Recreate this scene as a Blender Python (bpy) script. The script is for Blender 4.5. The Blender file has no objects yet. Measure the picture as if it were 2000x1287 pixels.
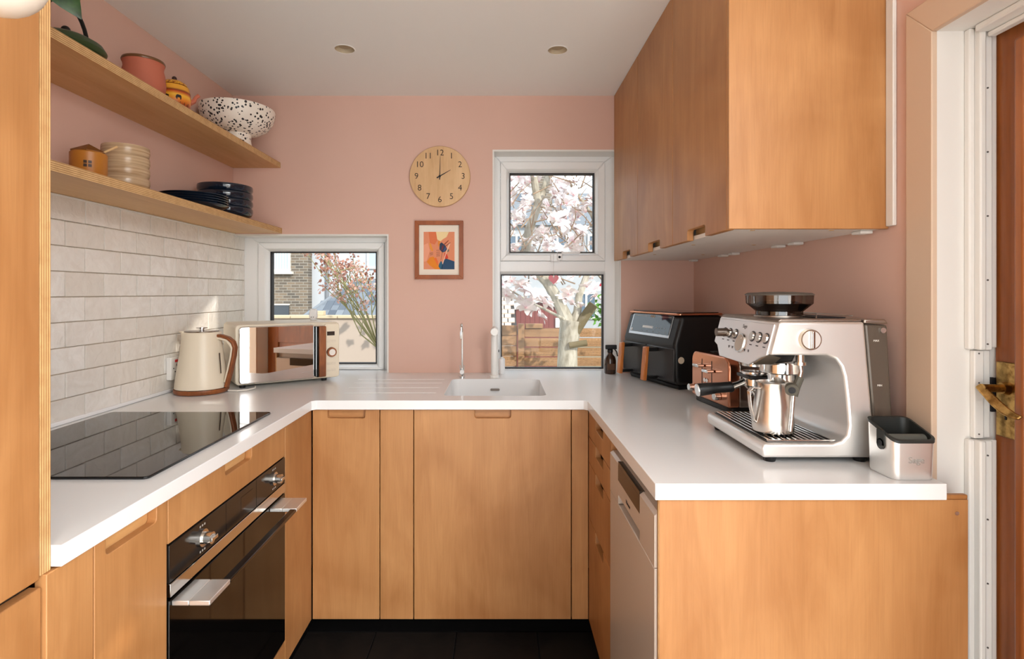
import bpy, bmesh, math, random
from mathutils import Vector, Matrix, Euler

random.seed(7)
SC = bpy.context.scene
COL = SC.collection
PI = math.pi

# ------------------------------------------------------------------ camera
cam_d = bpy.data.cameras.new('camera')
cam_d.sensor_fit = 'HORIZONTAL'
cam_d.sensor_width = 36.0
cam_d.lens = 1060.0 / 2000.0 * 36.0
cam_d.shift_x = 25.0 / 2000.0
cam_d.shift_y = -71.5 / 2000.0
cam_d.clip_start = 0.02
cam_d.clip_end = 200
cam = bpy.data.objects.new('camera', cam_d)
cam.location = (0, 0, 1.274)
cam.rotation_euler = (PI / 2, 0, 0)
COL.objects.link(cam)
SC.camera = cam

# ------------------------------------------------------------------ world, sun, rear door light, added fills, exposure
SC.view_settings.view_transform = 'Standard'
SC.view_settings.look = 'None'
SC.view_settings.gamma = 1.0
SC.view_settings.use_curve_mapping = False
SC.view_settings.exposure = -0.27
SC.cycles.use_denoising = True
SC.cycles.max_bounces = 10
SC.cycles.diffuse_bounces = 5
SC.cycles.glossy_bounces = 5
SC.cycles.transparent_max_bounces = 12
SC.cycles.caustics_reflective = False
SC.cycles.caustics_refractive = False
SC.cycles.sample_clamp_indirect = 6.0

world = bpy.data.worlds.new('hazy_spring_sky')
SC.world = world
world.use_nodes = True
_bg = world.node_tree.nodes['Background']
_bg.inputs[0].default_value = (0.84, 0.93, 1.0, 1)
_bg.inputs[1].default_value = 2.4

sun_d = bpy.data.lights.new('sun', 'SUN')
sun_d.energy = 4.8
sun_d.angle = math.radians(0.6)
sun_d.color = (1.0, 0.93, 0.82)
sun = bpy.data.objects.new('sun', sun_d)
sun.rotation_euler = Vector((-1.0, 1.5, -1.0)).to_track_quat('-Z', 'Y').to_euler()
sun.location = (4, -6, 6)
COL.objects.link(sun)

def area(name, loc, target, sx, sy, energy, color):
    d = bpy.data.lights.new(name, 'AREA')
    d.shape = 'RECTANGLE'; d.size = sx; d.size_y = sy
    d.energy = energy; d.color = color
    o = bpy.data.objects.new(name, d)
    o.location = loc
    o.rotation_euler = (Vector(target) - Vector(loc)).to_track_quat('-Z', 'Y').to_euler()
    COL.objects.link(o)
    return o

# daylight entering by the wide glazed doors in the rear wall of the room
area('rear_door_daylight', (-0.05, -1.66, 1.08), (-0.05, 2.0, 1.08), 1.7, 2.05, 26, (1.0, 0.99, 0.97))
# fill lamp added in an unseen wall opening, right and behind the camera
area('added_side_fill', (2.27, -0.80, 1.35), (0.0, -0.80, 1.35), 1.5, 1.4, 24, (0.97, 0.985, 1.0))
# unseen lamp added overhead, bounced off the pale floor to lift the ceiling
area('added_overhead_fill', (1.45, -0.85, 2.185), (1.45, -0.85, 0.0), 1.2, 1.2, 150, (0.95, 0.98, 1.0))

# ------------------------------------------------------------------ helpers
def srgb(r, g, b):
    f = lambda c: (c / 12.92) if c <= 0.04045 else ((c + 0.055) / 1.055) ** 2.4
    return (f(r / 255.0), f(g / 255.0), f(b / 255.0), 1.0)

class MB:
    """collects simple shapes and links them as one mesh object"""
    def __init__(s):
        s.v = []; s.f = []
    def add(s, vs, fs):
        n = len(s.v)
        s.v += [tuple(p) for p in vs]
        s.f += [tuple(i + n for i in f) for f in fs]
        return s
    def box(s, x0, x1, y0, y1, z0, z1):
        return s.add([(x0,y0,z0),(x1,y0,z0),(x1,y1,z0),(x0,y1,z0),(x0,y0,z1),(x1,y0,z1),(x1,y1,z1),(x0,y1,z1)],
                     [(3,2,1,0),(4,5,6,7),(0,1,5,4),(1,2,6,5),(2,3,7,6),(3,0,4,7)])
    def prism(s, poly, axis, a, b):
        # poly: for axis x (y,z), for y (x,z), for z (x,y)
        def P(u, w, t):
            return (t,u,w) if axis == 'x' else ((u,t,w) if axis == 'y' else (u,w,t))
        area2 = sum(poly[i][0]*poly[(i+1) % len(poly)][1]-poly[(i+1) % len(poly)][0]*poly[i][1] for i in range(len(poly)))
        pl = list(poly) if area2 > 0 else list(reversed(poly))
        if axis == 'y': pl.reverse()
        n = len(pl)
        vs = [P(u,w,a) for u,w in pl] + [P(u,w,b) for u,w in pl]
        fs = [tuple(reversed(range(n))), tuple(range(n, 2*n))]
        fs += [(i, (i+1) % n, n+(i+1) % n, n+i) for i in range(n)]
        return s.add(vs, fs)
    def cyl(s, p0, p1, r0, r1=None, n=20, caps=True):
        r1 = r0 if r1 is None else r1
        p0 = Vector(p0); p1 = Vector(p1); d = (p1-p0).normalized()
        u = d.orthogonal().normalized(); w = d.cross(u)
        vs = []
        for p, r in ((p0,r0),(p1,r1)):
            for i in range(n):
                a = 2*PI*i/n
                vs.append(p+u*(r*math.cos(a))+w*(r*math.sin(a)))
        fs = [(i,(i+1) % n,n+(i+1) % n,n+i) for i in range(n)]
        if caps: fs += [tuple(reversed(range(n))), tuple(range(n,2*n))]
        return s.add(vs, fs)
    def tube(s, pts, rad, n=8, closed=False):
        pts = [Vector(p) for p in pts]; m = len(pts)
        rr = rad if isinstance(rad, (list,tuple)) else [rad]*m
        vs = []; up = None
        for i, p in enumerate(pts):
            a = pts[i-1] if (i > 0 or closed) else p
            b = pts[(i+1) % m] if (i < m-1 or closed) else p
            d = (b-a).normalized()
            if up is None: up = d.orthogonal().normalized()
            else:
                up = (up-d*up.dot(d))
                up = up.normalized() if up.length > 1e-6 else d.orthogonal().normalized()
            w = d.cross(up)
            for k in range(n):
                t = 2*PI*k/n
                vs.append(p+up*(rr[i]*math.cos(t))+w*(rr[i]*math.sin(t)))
        fs = []
        for i in range(m if closed else m-1):
            j = (i+1) % m
            fs += [(i*n+k, i*n+(k+1) % n, j*n+(k+1) % n, j*n+k) for k in range(n)]
        if not closed: fs += [tuple(reversed(range(n))), tuple(range((m-1)*n, m*n))]
        return s.add(vs, fs)
    def band(s, pts, w, t, side):
        # flat bar of width w (along side) and thickness t swept along pts
        pts = [Vector(p) for p in pts]; m = len(pts); sd = Vector(side).normalized(); vs = []
        for i, p in enumerate(pts):
            a = pts[max(i-1,0)]; b = pts[min(i+1,m-1)]
            d = (b-a).normalized(); nn = d.cross(sd).normalized()
            ww = w[i] if isinstance(w,(list,tuple)) else w
            for q in ((1,1),(-1,1),(-1,-1),(1,-1)):
                vs.append(p+sd*(q[0]*ww/2)+nn*(q[1]*t/2))
        fs = []
        for i in range(m-1):
            fs += [(i*4+k, i*4+(k+1) % 4, i*4+4+(k+1) % 4, i*4+4+k) for k in range(4)]
        fs += [(3,2,1,0), ((m-1)*4,(m-1)*4+1,(m-1)*4+2,(m-1)*4+3)]
        return s.add(vs, fs)
    def lathe(s, prof, c=(0,0,0), n=32, sx=1.0, sy=1.0, caps=True):
        vs = []; m = len(prof)
        for r, z in prof:
            for k in range(n):
                a = 2*PI*k/n
                vs.append((c[0]+sx*r*math.cos(a), c[1]+sy*r*math.sin(a), c[2]+z))
        fs = []
        for i in range(m-1):
            fs += [(i*n+k, i*n+(k+1) % n, (i+1)*n+(k+1) % n, (i+1)*n+k) for k in range(n)]
        if caps and prof[0][0] > 1e-6: fs.append(tuple(reversed(range(n))))
        if caps and prof[-1][0] > 1e-6: fs.append(tuple(range((m-1)*n, m*n)))
        return s.add(vs, fs)
    def sphere(s, c, r, n=16, m=10, sz=1.0):
        prof = [(max(r*math.sin(PI*i/m), 1e-5), -r*sz*math.cos(PI*i/m)) for i in range(m+1)]
        return s.lathe(prof, c, n)
    def loft(s, rings, cap0=True, cap1=True):
        n = len(rings[0]); vs = [p for r in rings for p in r]; fs = []
        for i in range(len(rings)-1):
            fs += [(i*n+k, i*n+(k+1) % n, (i+1)*n+(k+1) % n, (i+1)*n+k) for k in range(n)]
        if cap0: fs.append(tuple(reversed(range(n))))
        if cap1: fs.append(tuple(range((len(rings)-1)*n, len(rings)*n)))
        return s.add(vs, fs)
    def mesh(s, name, off=(0,0,0), smooth=True, ang=35):
        me = bpy.data.meshes.new(name)
        o = Vector(off)
        me.from_pydata([Vector(p)-o for p in s.v], [], s.f)
        bm = bmesh.new(); bm.from_mesh(me)
        bmesh.ops.recalc_face_normals(bm, faces=bm.faces)
        bm.to_mesh(me); bm.free()
        if smooth:
            me.polygons.foreach_set('use_smooth', [True]*len(me.polygons))
            me.set_sharp_from_angle(angle=math.radians(ang))
        me.update()
        return me
    def build(s, name, mat, parent=None, loc=None, bevel=0.0, seg=2, smooth=True, ang=35, world=True):
        """vertices are given in world space (world=True) or in the local space of the root thing"""
        off = Vector((0,0,0))
        if parent is not None:
            if world:
                p = parent
                while p is not None:
                    off += p.location; p = p.parent
        elif loc is not None:
            off = Vector(loc)
        me = s.mesh(name, off, smooth, ang)
        return obj(name, me, mat, parent, loc if parent is None else None, bevel, seg)

def obj(name, me, mat, parent=None, loc=None, bevel=0.0, seg=2):
    o = bpy.data.objects.new(name, me)
    if mat is not None and len(me.materials) == 0: me.materials.append(mat)
    COL.objects.link(o)
    if parent is not None: o.parent = parent
    if loc is not None: o.location = loc
    if bevel > 0:
        b = o.modifiers.new('bevel', 'BEVEL'); b.width = bevel; b.segments = seg
        b.limit_method = 'ANGLE'; b.angle_limit = math.radians(40); b.harden_normals = False
    return o

def tag(o, label=None, cat=None, group=None, kind=None):
    if label: o['label'] = label
    if cat: o['category'] = cat
    if group: o['group'] = group
    if kind: o['kind'] = kind
    return o

def thing(name, label, cat, loc=(0,0,0), rotz=0.0, group=None):
    o = bpy.data.objects.new(name, None)
    o.empty_display_size = 0.05
    o.location = loc; o.rotation_euler = (0,0,rotz)
    COL.objects.link(o)
    return tag(o, label, cat, group)

def structure(name, loc=(0,0,0)):
    o = bpy.data.objects.new(name, None)
    o.empty_display_size = 0.05; o.location = loc
    COL.objects.link(o)
    o['kind'] = 'structure'
    return o

def copy_tree(root, loc, rotz=None, label=None, scale=None):
    def cp(o, par):
        c = o.copy(); COL.objects.link(c); c.parent = par
        for ch in o.children: cp(ch, c)
        return c
    r = cp(root, None); r.location = loc
    if rotz is not None: r.rotation_euler = (0,0,rotz)
    if scale is not None: r.scale = (scale,)*3
    if label: r['label'] = label
    return r

def cut(o, cutters):
    """subtract cutter builders from mesh object o (applied, cutters removed)"""
    tmp = []; at = Vector(o.location); p = o.parent
    while p is not None: at += p.location; p = p.parent
    for m in cutters:
        c = bpy.data.objects.new('cutter', m.mesh('cutter', smooth=False)); COL.objects.link(c); c.location = at; tmp.append(c)
        md = o.modifiers.new('cut', 'BOOLEAN'); md.operation = 'DIFFERENCE'; md.object = c; md.solver = 'EXACT'
    dg = bpy.context.evaluated_depsgraph_get(); dg.update()
    me = bpy.data.meshes.new_from_object(o.evaluated_get(dg))
    o.modifiers.clear(); o.data = me
    for c in tmp: bpy.data.objects.remove(c, do_unlink=True)

def rrect(x0, x1, y0, y1, r, n=5):
    pts = []
    for cx, cy, a0 in ((x1-r,y1-r,0),(x0+r,y1-r,PI/2),(x0+r,y0+r,PI),(x1-r,y0+r,1.5*PI)):
        for i in range(n+1):
            a = a0+PI/2*i/n
            pts.append((cx+r*math.cos(a), cy+r*math.sin(a)))
    return pts

def text_mesh(txt, size, extrude=0.0004, align='CENTER', shear=0.0, bold=0.0):
    cu = bpy.data.curves.new('text', 'FONT'); cu.body = txt; cu.size = size; cu.extrude = extrude
    cu.align_x = align; cu.align_y = 'CENTER'; cu.shear = shear; cu.offset = bold
    cu.resolution_u = 3
    o = bpy.data.objects.new('text', cu); COL.objects.link(o)
    dg = bpy.context.evaluated_depsgraph_get(); dg.update()
    me = bpy.data.meshes.new_from_object(o.evaluated_get(dg))
    bpy.data.objects.remove(o, do_unlink=True)
    return me

def put_text(name, txt, size, mat, parent, pos, u, v, extrude=0.0004, shear=0.0, bold=0.0):
    """lettering at pos (in the parent's space) running along u, its top towards v"""
    me = text_mesh(txt, size, extrude, shear=shear, bold=bold); me.name = name
    u = Vector(u).normalized(); v = Vector(v).normalized(); n = u.cross(v)
    M = Matrix((u, v, n)).transposed().to_4x4(); M.translation = Vector(pos)
    me.transform(M)
    return obj(name, me, mat, parent)

# ------------------------------------------------------------------ materials
MATS = {}
def mat(name, color, rough=0.5, metal=0.0, spec=None, coat=0.0, trans=0.0, ior=1.45, alpha=1.0, emis=None, estr=0.0):
    if name in MATS: return MATS[name]
    m = bpy.data.materials.new(name); m.use_nodes = True
    b = m.node_tree.nodes['Principled BSDF']
    b.inputs['Base Color'].default_value = color
    b.inputs['Roughness'].default_value = rough
    b.inputs['Metallic'].default_value = metal
    b.inputs['IOR'].default_value = ior
    if spec is not None: b.inputs['Specular IOR Level'].default_value = spec
    if coat: b.inputs['Coat Weight'].default_value = coat; b.inputs['Coat Roughness'].default_value = 0.08
    if trans: b.inputs['Transmission Weight'].default_value = trans
    if alpha < 1: b.inputs['Alpha'].default_value = alpha
    if emis: b.inputs['Emission Color'].default_value = emis; b.inputs['Emission Strength'].default_value = estr
    MATS[name] = m
    return m

class NT:
    """small node-tree helper around a Principled material"""
    def __init__(s, m):
        s.m = m; s.t = m.node_tree; s.b = s.t.nodes['Principled BSDF']
    def n(s, typ, **kw):
        nd = s.t.nodes.new(typ)
        for k, v in kw.items():
            if hasattr(nd, k) and k not in nd.inputs: setattr(nd, k, v)
            else: nd.inputs[k].default_value = v
        return nd
    def l(s, a, b): s.t.links.new(a, b)
    def coords(s, scale=(1,1,1), rnd=True, rot=(0,0,0)):
        tc = s.n('ShaderNodeTexCoord'); mp = s.n('ShaderNodeMapping')
        mp.inputs['Scale'].default_value = scale; mp.inputs['Rotation'].default_value = rot
        s.l(tc.outputs['Object'], mp.inputs['Vector'])
        if rnd:
            oi = s.n('ShaderNodeObjectInfo'); mu = s.n('ShaderNodeMath', operation='MULTIPLY'); mu.inputs[1].default_value = 37.0
            s.l(oi.outputs['Random'], mu.inputs[0])
            cb = s.n('ShaderNodeCombineXYZ')
            for i in range(3): s.l(mu.outputs[0], cb.inputs[i])
            s.l(cb.outputs[0], mp.inputs['Location'])
        return mp.outputs['Vector']
    def noise(s, vec, scale, detail=4.0, rough=0.55, dist=0.0):
        nd = s.n('ShaderNodeTexNoise'); nd.inputs['Scale'].default_value = scale
        nd.inputs['Detail'].default_value = detail; nd.inputs['Roughness'].default_value = rough
        nd.inputs['Distortion'].default_value = dist
        s.l(vec, nd.inputs['Vector']); return nd.outputs['Fac']
    def ramp(s, fac, stops, interp='LINEAR'):
        r = s.n('ShaderNodeValToRGB'); r.color_ramp.interpolation = interp
        while len(r.color_ramp.elements) < len(stops): r.color_ramp.elements.new(0.5)
        for e, (p, c) in zip(r.color_ramp.elements, stops): e.position = p; e.color = c
        s.l(fac, r.inputs['Fac']); return r.outputs['Color']
    def mix(s, fac, a, b, blend='MIX'):
        m = s.n('ShaderNodeMix', data_type='RGBA', blend_type=blend)
        for sock, val in ((m.inputs[0], fac), (m.inputs[6], a), (m.inputs[7], b)):
            if hasattr(val, 'is_linked'): s.l(val, sock)
            else: sock.default_value = val
        return m.outputs[2]
    def bump(s, h, strength=0.2, dist=0.002):
        b = s.n('ShaderNodeBump'); b.inputs['Strength'].default_value = strength; b.inputs['Distance'].default_value = dist
        s.l(h, b.inputs['Height']); s.l(b.outputs['Normal'], s.b.inputs['Normal'])

def wood(name, light, dark, scale=(6,6,0.8), rough=0.42, blotch=0.6, fine=0.13, coat=0.0):
    """veneer: long grain along the local axis with the small scale, plus soft curl figure"""
    if name in MATS: return MATS[name]
    m = mat(name, light, rough, coat=coat); t = NT(m)
    v = t.coords(scale)
    g = t.noise(v, 2.2, 6, 0.6, 1.6)
    v2 = t.coords((scale[0]*0.28, scale[1]*0.28, scale[2]*1.6))
    f = t.noise(v2, 1.6, 3, 0.5, 1.2)
    v3 = t.coords((scale[0]*14, scale[1]*14, scale[2]*3))
    q = t.noise(v3, 3.0, 3, 0.6)
    mid = tuple((a+b)/2 for a, b in zip(light[:3], dark[:3]))+(1,)
    c1 = t.ramp(g, [(0.3, dark), (0.52, mid), (0.72, light)])
    c2 = t.ramp(f, [(0.3, dark), (0.7, light)])
    c = t.mix(blotch, c1, c2)
    dk = tuple(x*0.72 for x in dark[:3])+(1,)
    fr = t.ramp(q, [(0.35, (fine, fine, fine, 1)), (0.55, (0,0,0,1))])
    c = t.mix(fr, c, dk)
    t.l(c, t.b.inputs['Base Color'])
    t.bump(q, 0.06, 0.001)
    return m

def ply_edge(name, axis, pitch, light, dark):
    """layers of a plywood edge: stripes across one local axis"""
    m = mat(name, light, 0.6); t = NT(m)
    tc = t.n('ShaderNodeTexCoord'); sp = t.n('ShaderNodeSeparateXYZ'); t.l(tc.outputs['Object'], sp.inputs[0])
    mu = t.n('ShaderNodeMath', operation='MULTIPLY'); mu.inputs[1].default_value = 1.0/pitch
    t.l(sp.outputs[axis], mu.inputs[0])
    fr = t.n('ShaderNodeMath', operation='FRACT'); t.l(mu.outputs[0], fr.inputs[0])
    mid = tuple((a+b)/2 for a, b in zip(light[:3], dark[:3]))+(1,)
    c = t.ramp(fr.outputs[0], [(0.0, light), (0.42, light), (0.5, dark), (0.92, mid), (1.0, light)])
    v = t.coords((40,40,40) if axis == 9 else ((3,60,3) if axis == 0 else (6,6,6)))
    q = t.noise(v, 8, 3)
    c = t.mix(t.ramp(q, [(0.3, (0.35,)*3+(1,)), (0.6, (0,0,0,1))]), c, dark)
    t.l(c, t.b.inputs['Base Color'])
    return m

def glazing(name, tint=(1,1,1,1), gloss=0.07):
    if name in MATS: return MATS[name]
    m = bpy.data.materials.new(name); m.use_nodes = True; t = m.node_tree
    for nd in list(t.nodes):
        if nd.type != 'OUTPUT_MATERIAL': t.nodes.remove(nd)
    out = [nd for nd in t.nodes if nd.type == 'OUTPUT_MATERIAL'][0]
    tr = t.nodes.new('ShaderNodeBsdfTransparent'); tr.inputs[0].default_value = tint
    gl = t.nodes.new('ShaderNodeBsdfGlossy'); gl.inputs['Roughness'].default_value = 0.01
    fr = t.nodes.new('ShaderNodeFresnel'); fr.inputs[0].default_value = 1.45
    mx = t.nodes.new('ShaderNodeMixShader')
    if gloss is None: t.links.new(fr.outputs[0], mx.inputs[0])
    else: mx.inputs[0].default_value = gloss
    t.links.new(tr.outputs[0], mx.inputs[1]); t.links.new(gl.outputs[0], mx.inputs[2])
    t.links.new(mx.outputs[0], out.inputs[0])
    MATS[name] = m
    return m

BIRCH_L, BIRCH_D = srgb(200,147,95), srgb(158,104,57)
birch = wood('birch_veneer', BIRCH_L, BIRCH_D)
birch_y = wood('birch_veneer_shelf', srgb(228,184,128), srgb(198,144,86), scale=(9,0.9,9))
birch_x = wood('birch_veneer_cross', BIRCH_L, BIRCH_D, scale=(0.9,9,9))
ply_z = ply_edge('plywood_edge_flat', 2, 0.0048, srgb(222,184,132), srgb(150,104,58))
ply_y = ply_edge('plywood_edge_upright', 1, 0.0040, srgb(222,180,124), srgb(150,100,54))
ply_x = ply_edge('plywood_edge_upright_x', 0, 0.0034, srgb(214,170,112), srgb(140,92,50))

pink = mat('pink_wall_paint', srgb(216,178,160), 0.75); _t = NT(pink)
_n = _t.noise(_t.coords((1,1,1), False), 1.2, 3)
_t.l(_t.ramp(_n, [(0.3, srgb(213,174,157)), (0.7, srgb(220,182,166))]), _t.b.inputs['Base Color'])
_t.bump(_t.noise(_t.coords((1,1,1), False), 220, 2), 0.08, 0.0006)
ceil_m = mat('ceiling_paint', srgb(242,240,237), 0.85)
white_paint = mat('white_gloss_paint', srgb(228,225,220), 0.35)
upvc = mat('white_window_plastic', srgb(240,239,238), 0.28)
warm_light_trim = mat('door_trim_warm_light', srgb(210,184,160), 0.5)  # warm light on white trim is put into this beige
gasket = mat('dark_rubber', srgb(26,26,30), 0.6)
pane_m = glazing('window_glass', (0.97,0.98,0.98,1), 0.012)
worktop_m = mat('white_solid_surface', srgb(236,236,236), 0.18)
grout = mat('grout', srgb(190,176,158), 0.85)
black_plinth = mat('black_plinth', srgb(7,6,6), 0.9, spec=0.1)
chrome = mat('chrome', (0.78,0.78,0.77,1), 0.12, 1.0)
darkplastic = mat('black_plastic', srgb(18,18,19), 0.38)
black_gloss = mat('black_gloss', srgb(8,8,9), 0.06)
steel = mat('brushed_steel', (0.90,0.89,0.87,1), 0.40, 0.87); _t = NT(steel)
_n = _t.noise(_t.coords((3,3,260), False), 6, 2)
_rr = _t.n('ShaderNodeMapRange'); _rr.inputs['To Min'].default_value = 0.36; _rr.inputs['To Max'].default_value = 0.42
_t.l(_n, _rr.inputs['Value']); _t.l(_rr.outputs[0], _t.b.inputs['Roughness'])
steel_polished = mat('polished_steel', (0.70,0.67,0.63,1), 0.14, 1.0)
brass = mat('aged_brass', srgb(178,142,82), 0.28, 1.0); _t = NT(brass)
_n = _t.noise(_t.coords((1,1,1), False), 60, 4)
_t.l(_t.ramp(_n, [(0.35, srgb(128,96,52)), (0.6, srgb(196,160,98))]), _t.b.inputs['Base Color'])
copper = mat('copper_metal', srgb(205,142,112), 0.16, 1.0)

# ================================================================== THE ROOM
LX, RX, BY, CZ = -1.241, 0.907, 2.53, 2.193        # left wall, right wall, back wall, ceiling
FY = 2.63                                          # face of the window frames
WT, WB = 0.902, 0.870                              # worktop top and underside

# --- floor: dark slate tiles on a screed
fl = MB().box(-1.5,2.4,-1.9,2.8,-0.08,-0.006).build('floor', mat('floor_grout', srgb(14,11,10), 0.9), loc=(0,0,0))
tag(fl, kind='structure')
slate = mat('dark_slate', srgb(40,33,29), 0.5); _t = NT(slate)
_n = _t.noise(_t.coords((1,1,1)), 5, 6, 0.65, 1.0)
_t.l(_t.ramp(_n, [(0.3, srgb(27,21,18)), (0.7, srgb(46,37,31))]), _t.b.inputs['Base Color'])
_t.bump(_n, 0.35, 0.004)
tile_me = MB().box(-0.1485,0.1485,-0.1485,0.1485,-0.006,0).mesh('slate_tile', smooth=False)
for i in range(5):
    for j in range(6):
        o = obj('slate_tile', tile_me, slate, fl, (-0.915+0.302*i+0.302, 1.89-0.302*j, 0.0), 0.0015, 1)

MB().box(-1.24,2.29,-1.7,0.24,-0.0055,0.0).build('bounce_floor', wood('pale_bounce_floor', srgb(226,220,210), srgb(206,198,186), scale=(9,0.8,9)), fl, smooth=False)  # unseen pale floor added to bounce light up to the ceiling
# --- ceiling with two recessed downlights and unseen slanted slits added to shape the sun patches
ce = MB().prism([(-1.35,-1.85),(2.4,-1.85),(2.4,0.25),(1.06,0.25),(1.06,2.75),(-1.35,2.75)],'z',CZ,CZ+0.012).build('ceiling', ceil_m, smooth=False)
DL = [(-0.583,2.047),(0.221,2.055)]
tri1 = [(-0.305,0.979),(-0.078,0.6385),(-0.078,0.2945)]
tri3 = [(0.43,-0.12),(0.28,-0.075),(0.30,-0.13)]
tri2 = [(0.839,-1.278),(0.897,-1.365),(0.897,-1.48)]
cut(ce, [MB().cyl((x,y,CZ-0.05),(x,y,CZ+0.05),0.036,n=32) for x,y in DL] +
        [MB().prism(t,'z',CZ-0.05,CZ+0.05) for t in (tri1,tri2,tri3)])
tag(ce, kind='structure')
for x, y in DL:
    d = MB().lathe([(0.036,0.0),(0.0355,0.006),(0.033,0.016),(0.001,0.018)],(x,y,CZ),32,caps=False).build('recess_can', mat('downlight_can', srgb(196,178,150), 0.5), ce)
    MB().lathe([(0.001,0.0165),(0.024,0.0165),(0.024,0.011),(0.001,0.009)],(x,y,CZ),24).build('lamp_lens', mat('unlit_lens', srgb(168,148,120), 0.4), d)
    MB().lathe([(0.036,0.0),(0.036,-0.0012),(0.0395,-0.0012),(0.041,0.0)],(x,y,CZ),32,caps=False).build('trim_ring', ceil_m, d)

# --- walls
wb = MB()
wb.box(-1.35,-0.031,BY,2.75,1.548,CZ).box(-0.5155,-0.031,BY,2.75,-0.006,1.548).box(-1.35,-0.5155,BY,2.75,-0.006,0.868)
wb.box(-0.031,0.568,BY,2.75,-0.006,0.868).box(-0.031,0.568,BY,2.75,1.942,CZ).box(0.568,1.06,BY,2.75,-0.006,CZ)
tag(wb.build('wall_back', pink, smooth=False), kind='structure')
wl = MB().box(-1.35,LX,-0.12,BY,-0.006,CZ).box(-1.35,LX-0.001,BY,2.75,0.868,1.548).build('wall_left', pink, smooth=False)
tag(wl, kind='structure')
DY0, DY1, DH = 0.335, 1.122, 1.815                 # door opening on the right wall
wr = MB().box(RX,1.06,DY1+0.012,BY,-0.006,CZ).box(RX,1.06,DY0-0.012,DY1+0.012,DH+0.012,CZ).box(RX,1.06,0.25,DY0-0.012,-0.006,CZ)
tag(wr.build('wall_right', pink, smooth=False), kind='structure')
ws = MB().box(1.061,2.4,0.25,0.32,-0.006,CZ).box(2.30,2.4,-1.85,0.249,-0.006,0.62).box(2.30,2.4,-1.85,0.249,2.08,CZ).box(2.30,2.4,-1.85,-1.58,0.62,2.08).box(2.30,2.4,-0.02,0.249,0.62,2.08)
tag(ws.build('wall_side', ceil_m, smooth=False), kind='structure')
wf = MB().box(-1.35,LX,-1.85,-0.1205,-0.006,CZ).box(-1.241,-0.92,-1.85,-1.70,-0.006,CZ).box(0.82,2.30,-1.85,-1.70,-0.006,CZ).box(-0.92,0.82,-1.85,-1.70,2.12,CZ)
tag(wf.build('wall_rear', ceil_m, smooth=False), kind='structure')

# --- reveal linings of the two windows
rv = MB().box(-1.24,-0.5155,BY+0.001,FY,1.540,1.5485).box(-0.5235,-0.5150,BY+0.001,FY,WT,1.540)
tag(rv.build('trim_1', white_paint, smooth=False), kind='structure')
rv = MB().box(-0.0315,0.5685,BY+0.001,FY,1.934,1.9425).box(-0.0315,-0.0235,BY+0.001,FY,WT,1.934).box(0.560,0.5685,BY+0.001,FY,WT,1.934)
tag(rv.build('trim_2', white_paint, smooth=False), kind='structure')

def ring(mb, o, i, y0, y1, yi0=None):
    """mitred rectangular frame between outer and inner rectangles (x0,x1,z0,z1)"""
    ox0,ox1,oz0,oz1 = o; ix0,ix1,iz0,iz1 = i
    yi = y0 if yi0 is None else yi0
    O = [(ox0,oz0),(ox1,oz0),(ox1,oz1),(ox0,oz1)]; I = [(ix0,iz0),(ix1,iz0),(ix1,iz1),(ix0,iz1)]
    for k in range(4):
        a, b = O[k], O[(k+1) % 4]; c, d = I[(k+1) % 4], I[k]
        vs = [(a[0],y0,a[1]),(b[0],y0,b[1]),(c[0],yi,c[1]),(d[0],yi,d[1]),
              (a[0],y1,a[1]),(b[0],y1,b[1]),(c[0],y1,c[1]),(d[0],y1,d[1])]
        mb.add(vs, [(0,1,2,3),(7,6,5,4),(0,4,5,1),(1,5,6,2),(2,6,7,3),(3,7,4,0)])
    return mb

# window 1: square fixed light over the left corner
w1 = structure('window_1', (-0.86,2.66,0.88))
ring(MB(), (-1.239,-0.512,0.872,1.565), (-1.166,-0.556,0.904,1.517), FY, 2.70).build('frame', upvc, w1, bevel=0.003)
ring(MB(), (-1.165,-0.557,0.905,1.516), (-1.128,-0.582,0.914,1.486), FY-0.012, 2.69).build('sash', upvc, w1, bevel=0.004)
ring(MB(), (-1.128,-0.582,0.914,1.486), (-1.114,-0.596,0.928,1.4745), FY-0.011, 2.68, FY+0.012).build('glazing_bead', upvc, w1, bevel=0.001)
ring(MB(), (-1.114,-0.596,0.928,1.4745), (-1.109,-0.601,0.933,1.4695), FY+0.012, 2.675).build('gasket', gasket, w1)
MB().box(-1.112,-0.598,2.650,2.654,0.930,1.4725).build('pane', pane_m, w1)

# window 2: tall window, opening light above a fixed light
w2 = structure('window_2', (0.27,2.66,0.88))
fr = ring(MB(), (-0.036,0.573,0.872,1.955), (0.006,0.511,0.890,1.908), FY, 2.70)
fr.box(0.004,0.513,FY,2.70,1.376,1.428)
fr.build('frame', upvc, w2, bevel=0.003)
ring(MB(), (0.0065,0.5105,1.4285,1.9075), (0.037,0.4765,1.457,1.869), FY-0.014, 2.69).build('sash', upvc, w2, bevel=0.004)
ring(MB(), (0.037,0.4765,1.457,1.869), (0.050,0.463,1.469,1.8565), FY-0.013, 2.68, FY+0.010).build('glazing_bead', upvc, w2, bevel=0.001)
ring(MB(), (0.050,0.463,1.469,1.8565), (0.055,0.458,1.474,1.8515), FY+0.010, 2.675).build('gasket', gasket, w2)
MB().box(0.052,0.461,2.648,2.652,1.471,1.8545).build('pane', pane_m, w2)
ring(MB(), (0.004,0.513,0.888,1.378), (0.0085,0.5075,0.905,1.364), FY-0.008, 2.68, FY+0.012).build('glazing_bead', upvc, w2, bevel=0.001)
ring(MB(), (0.0085,0.5075,0.905,1.364), (0.0135,0.5025,0.910,1.359), FY+0.012, 2.675).build('gasket', gasket, w2)
MB().box(0.0105,0.5055,2.650,2.654,0.907,1.362).build('pane', pane_m, w2)
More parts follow.
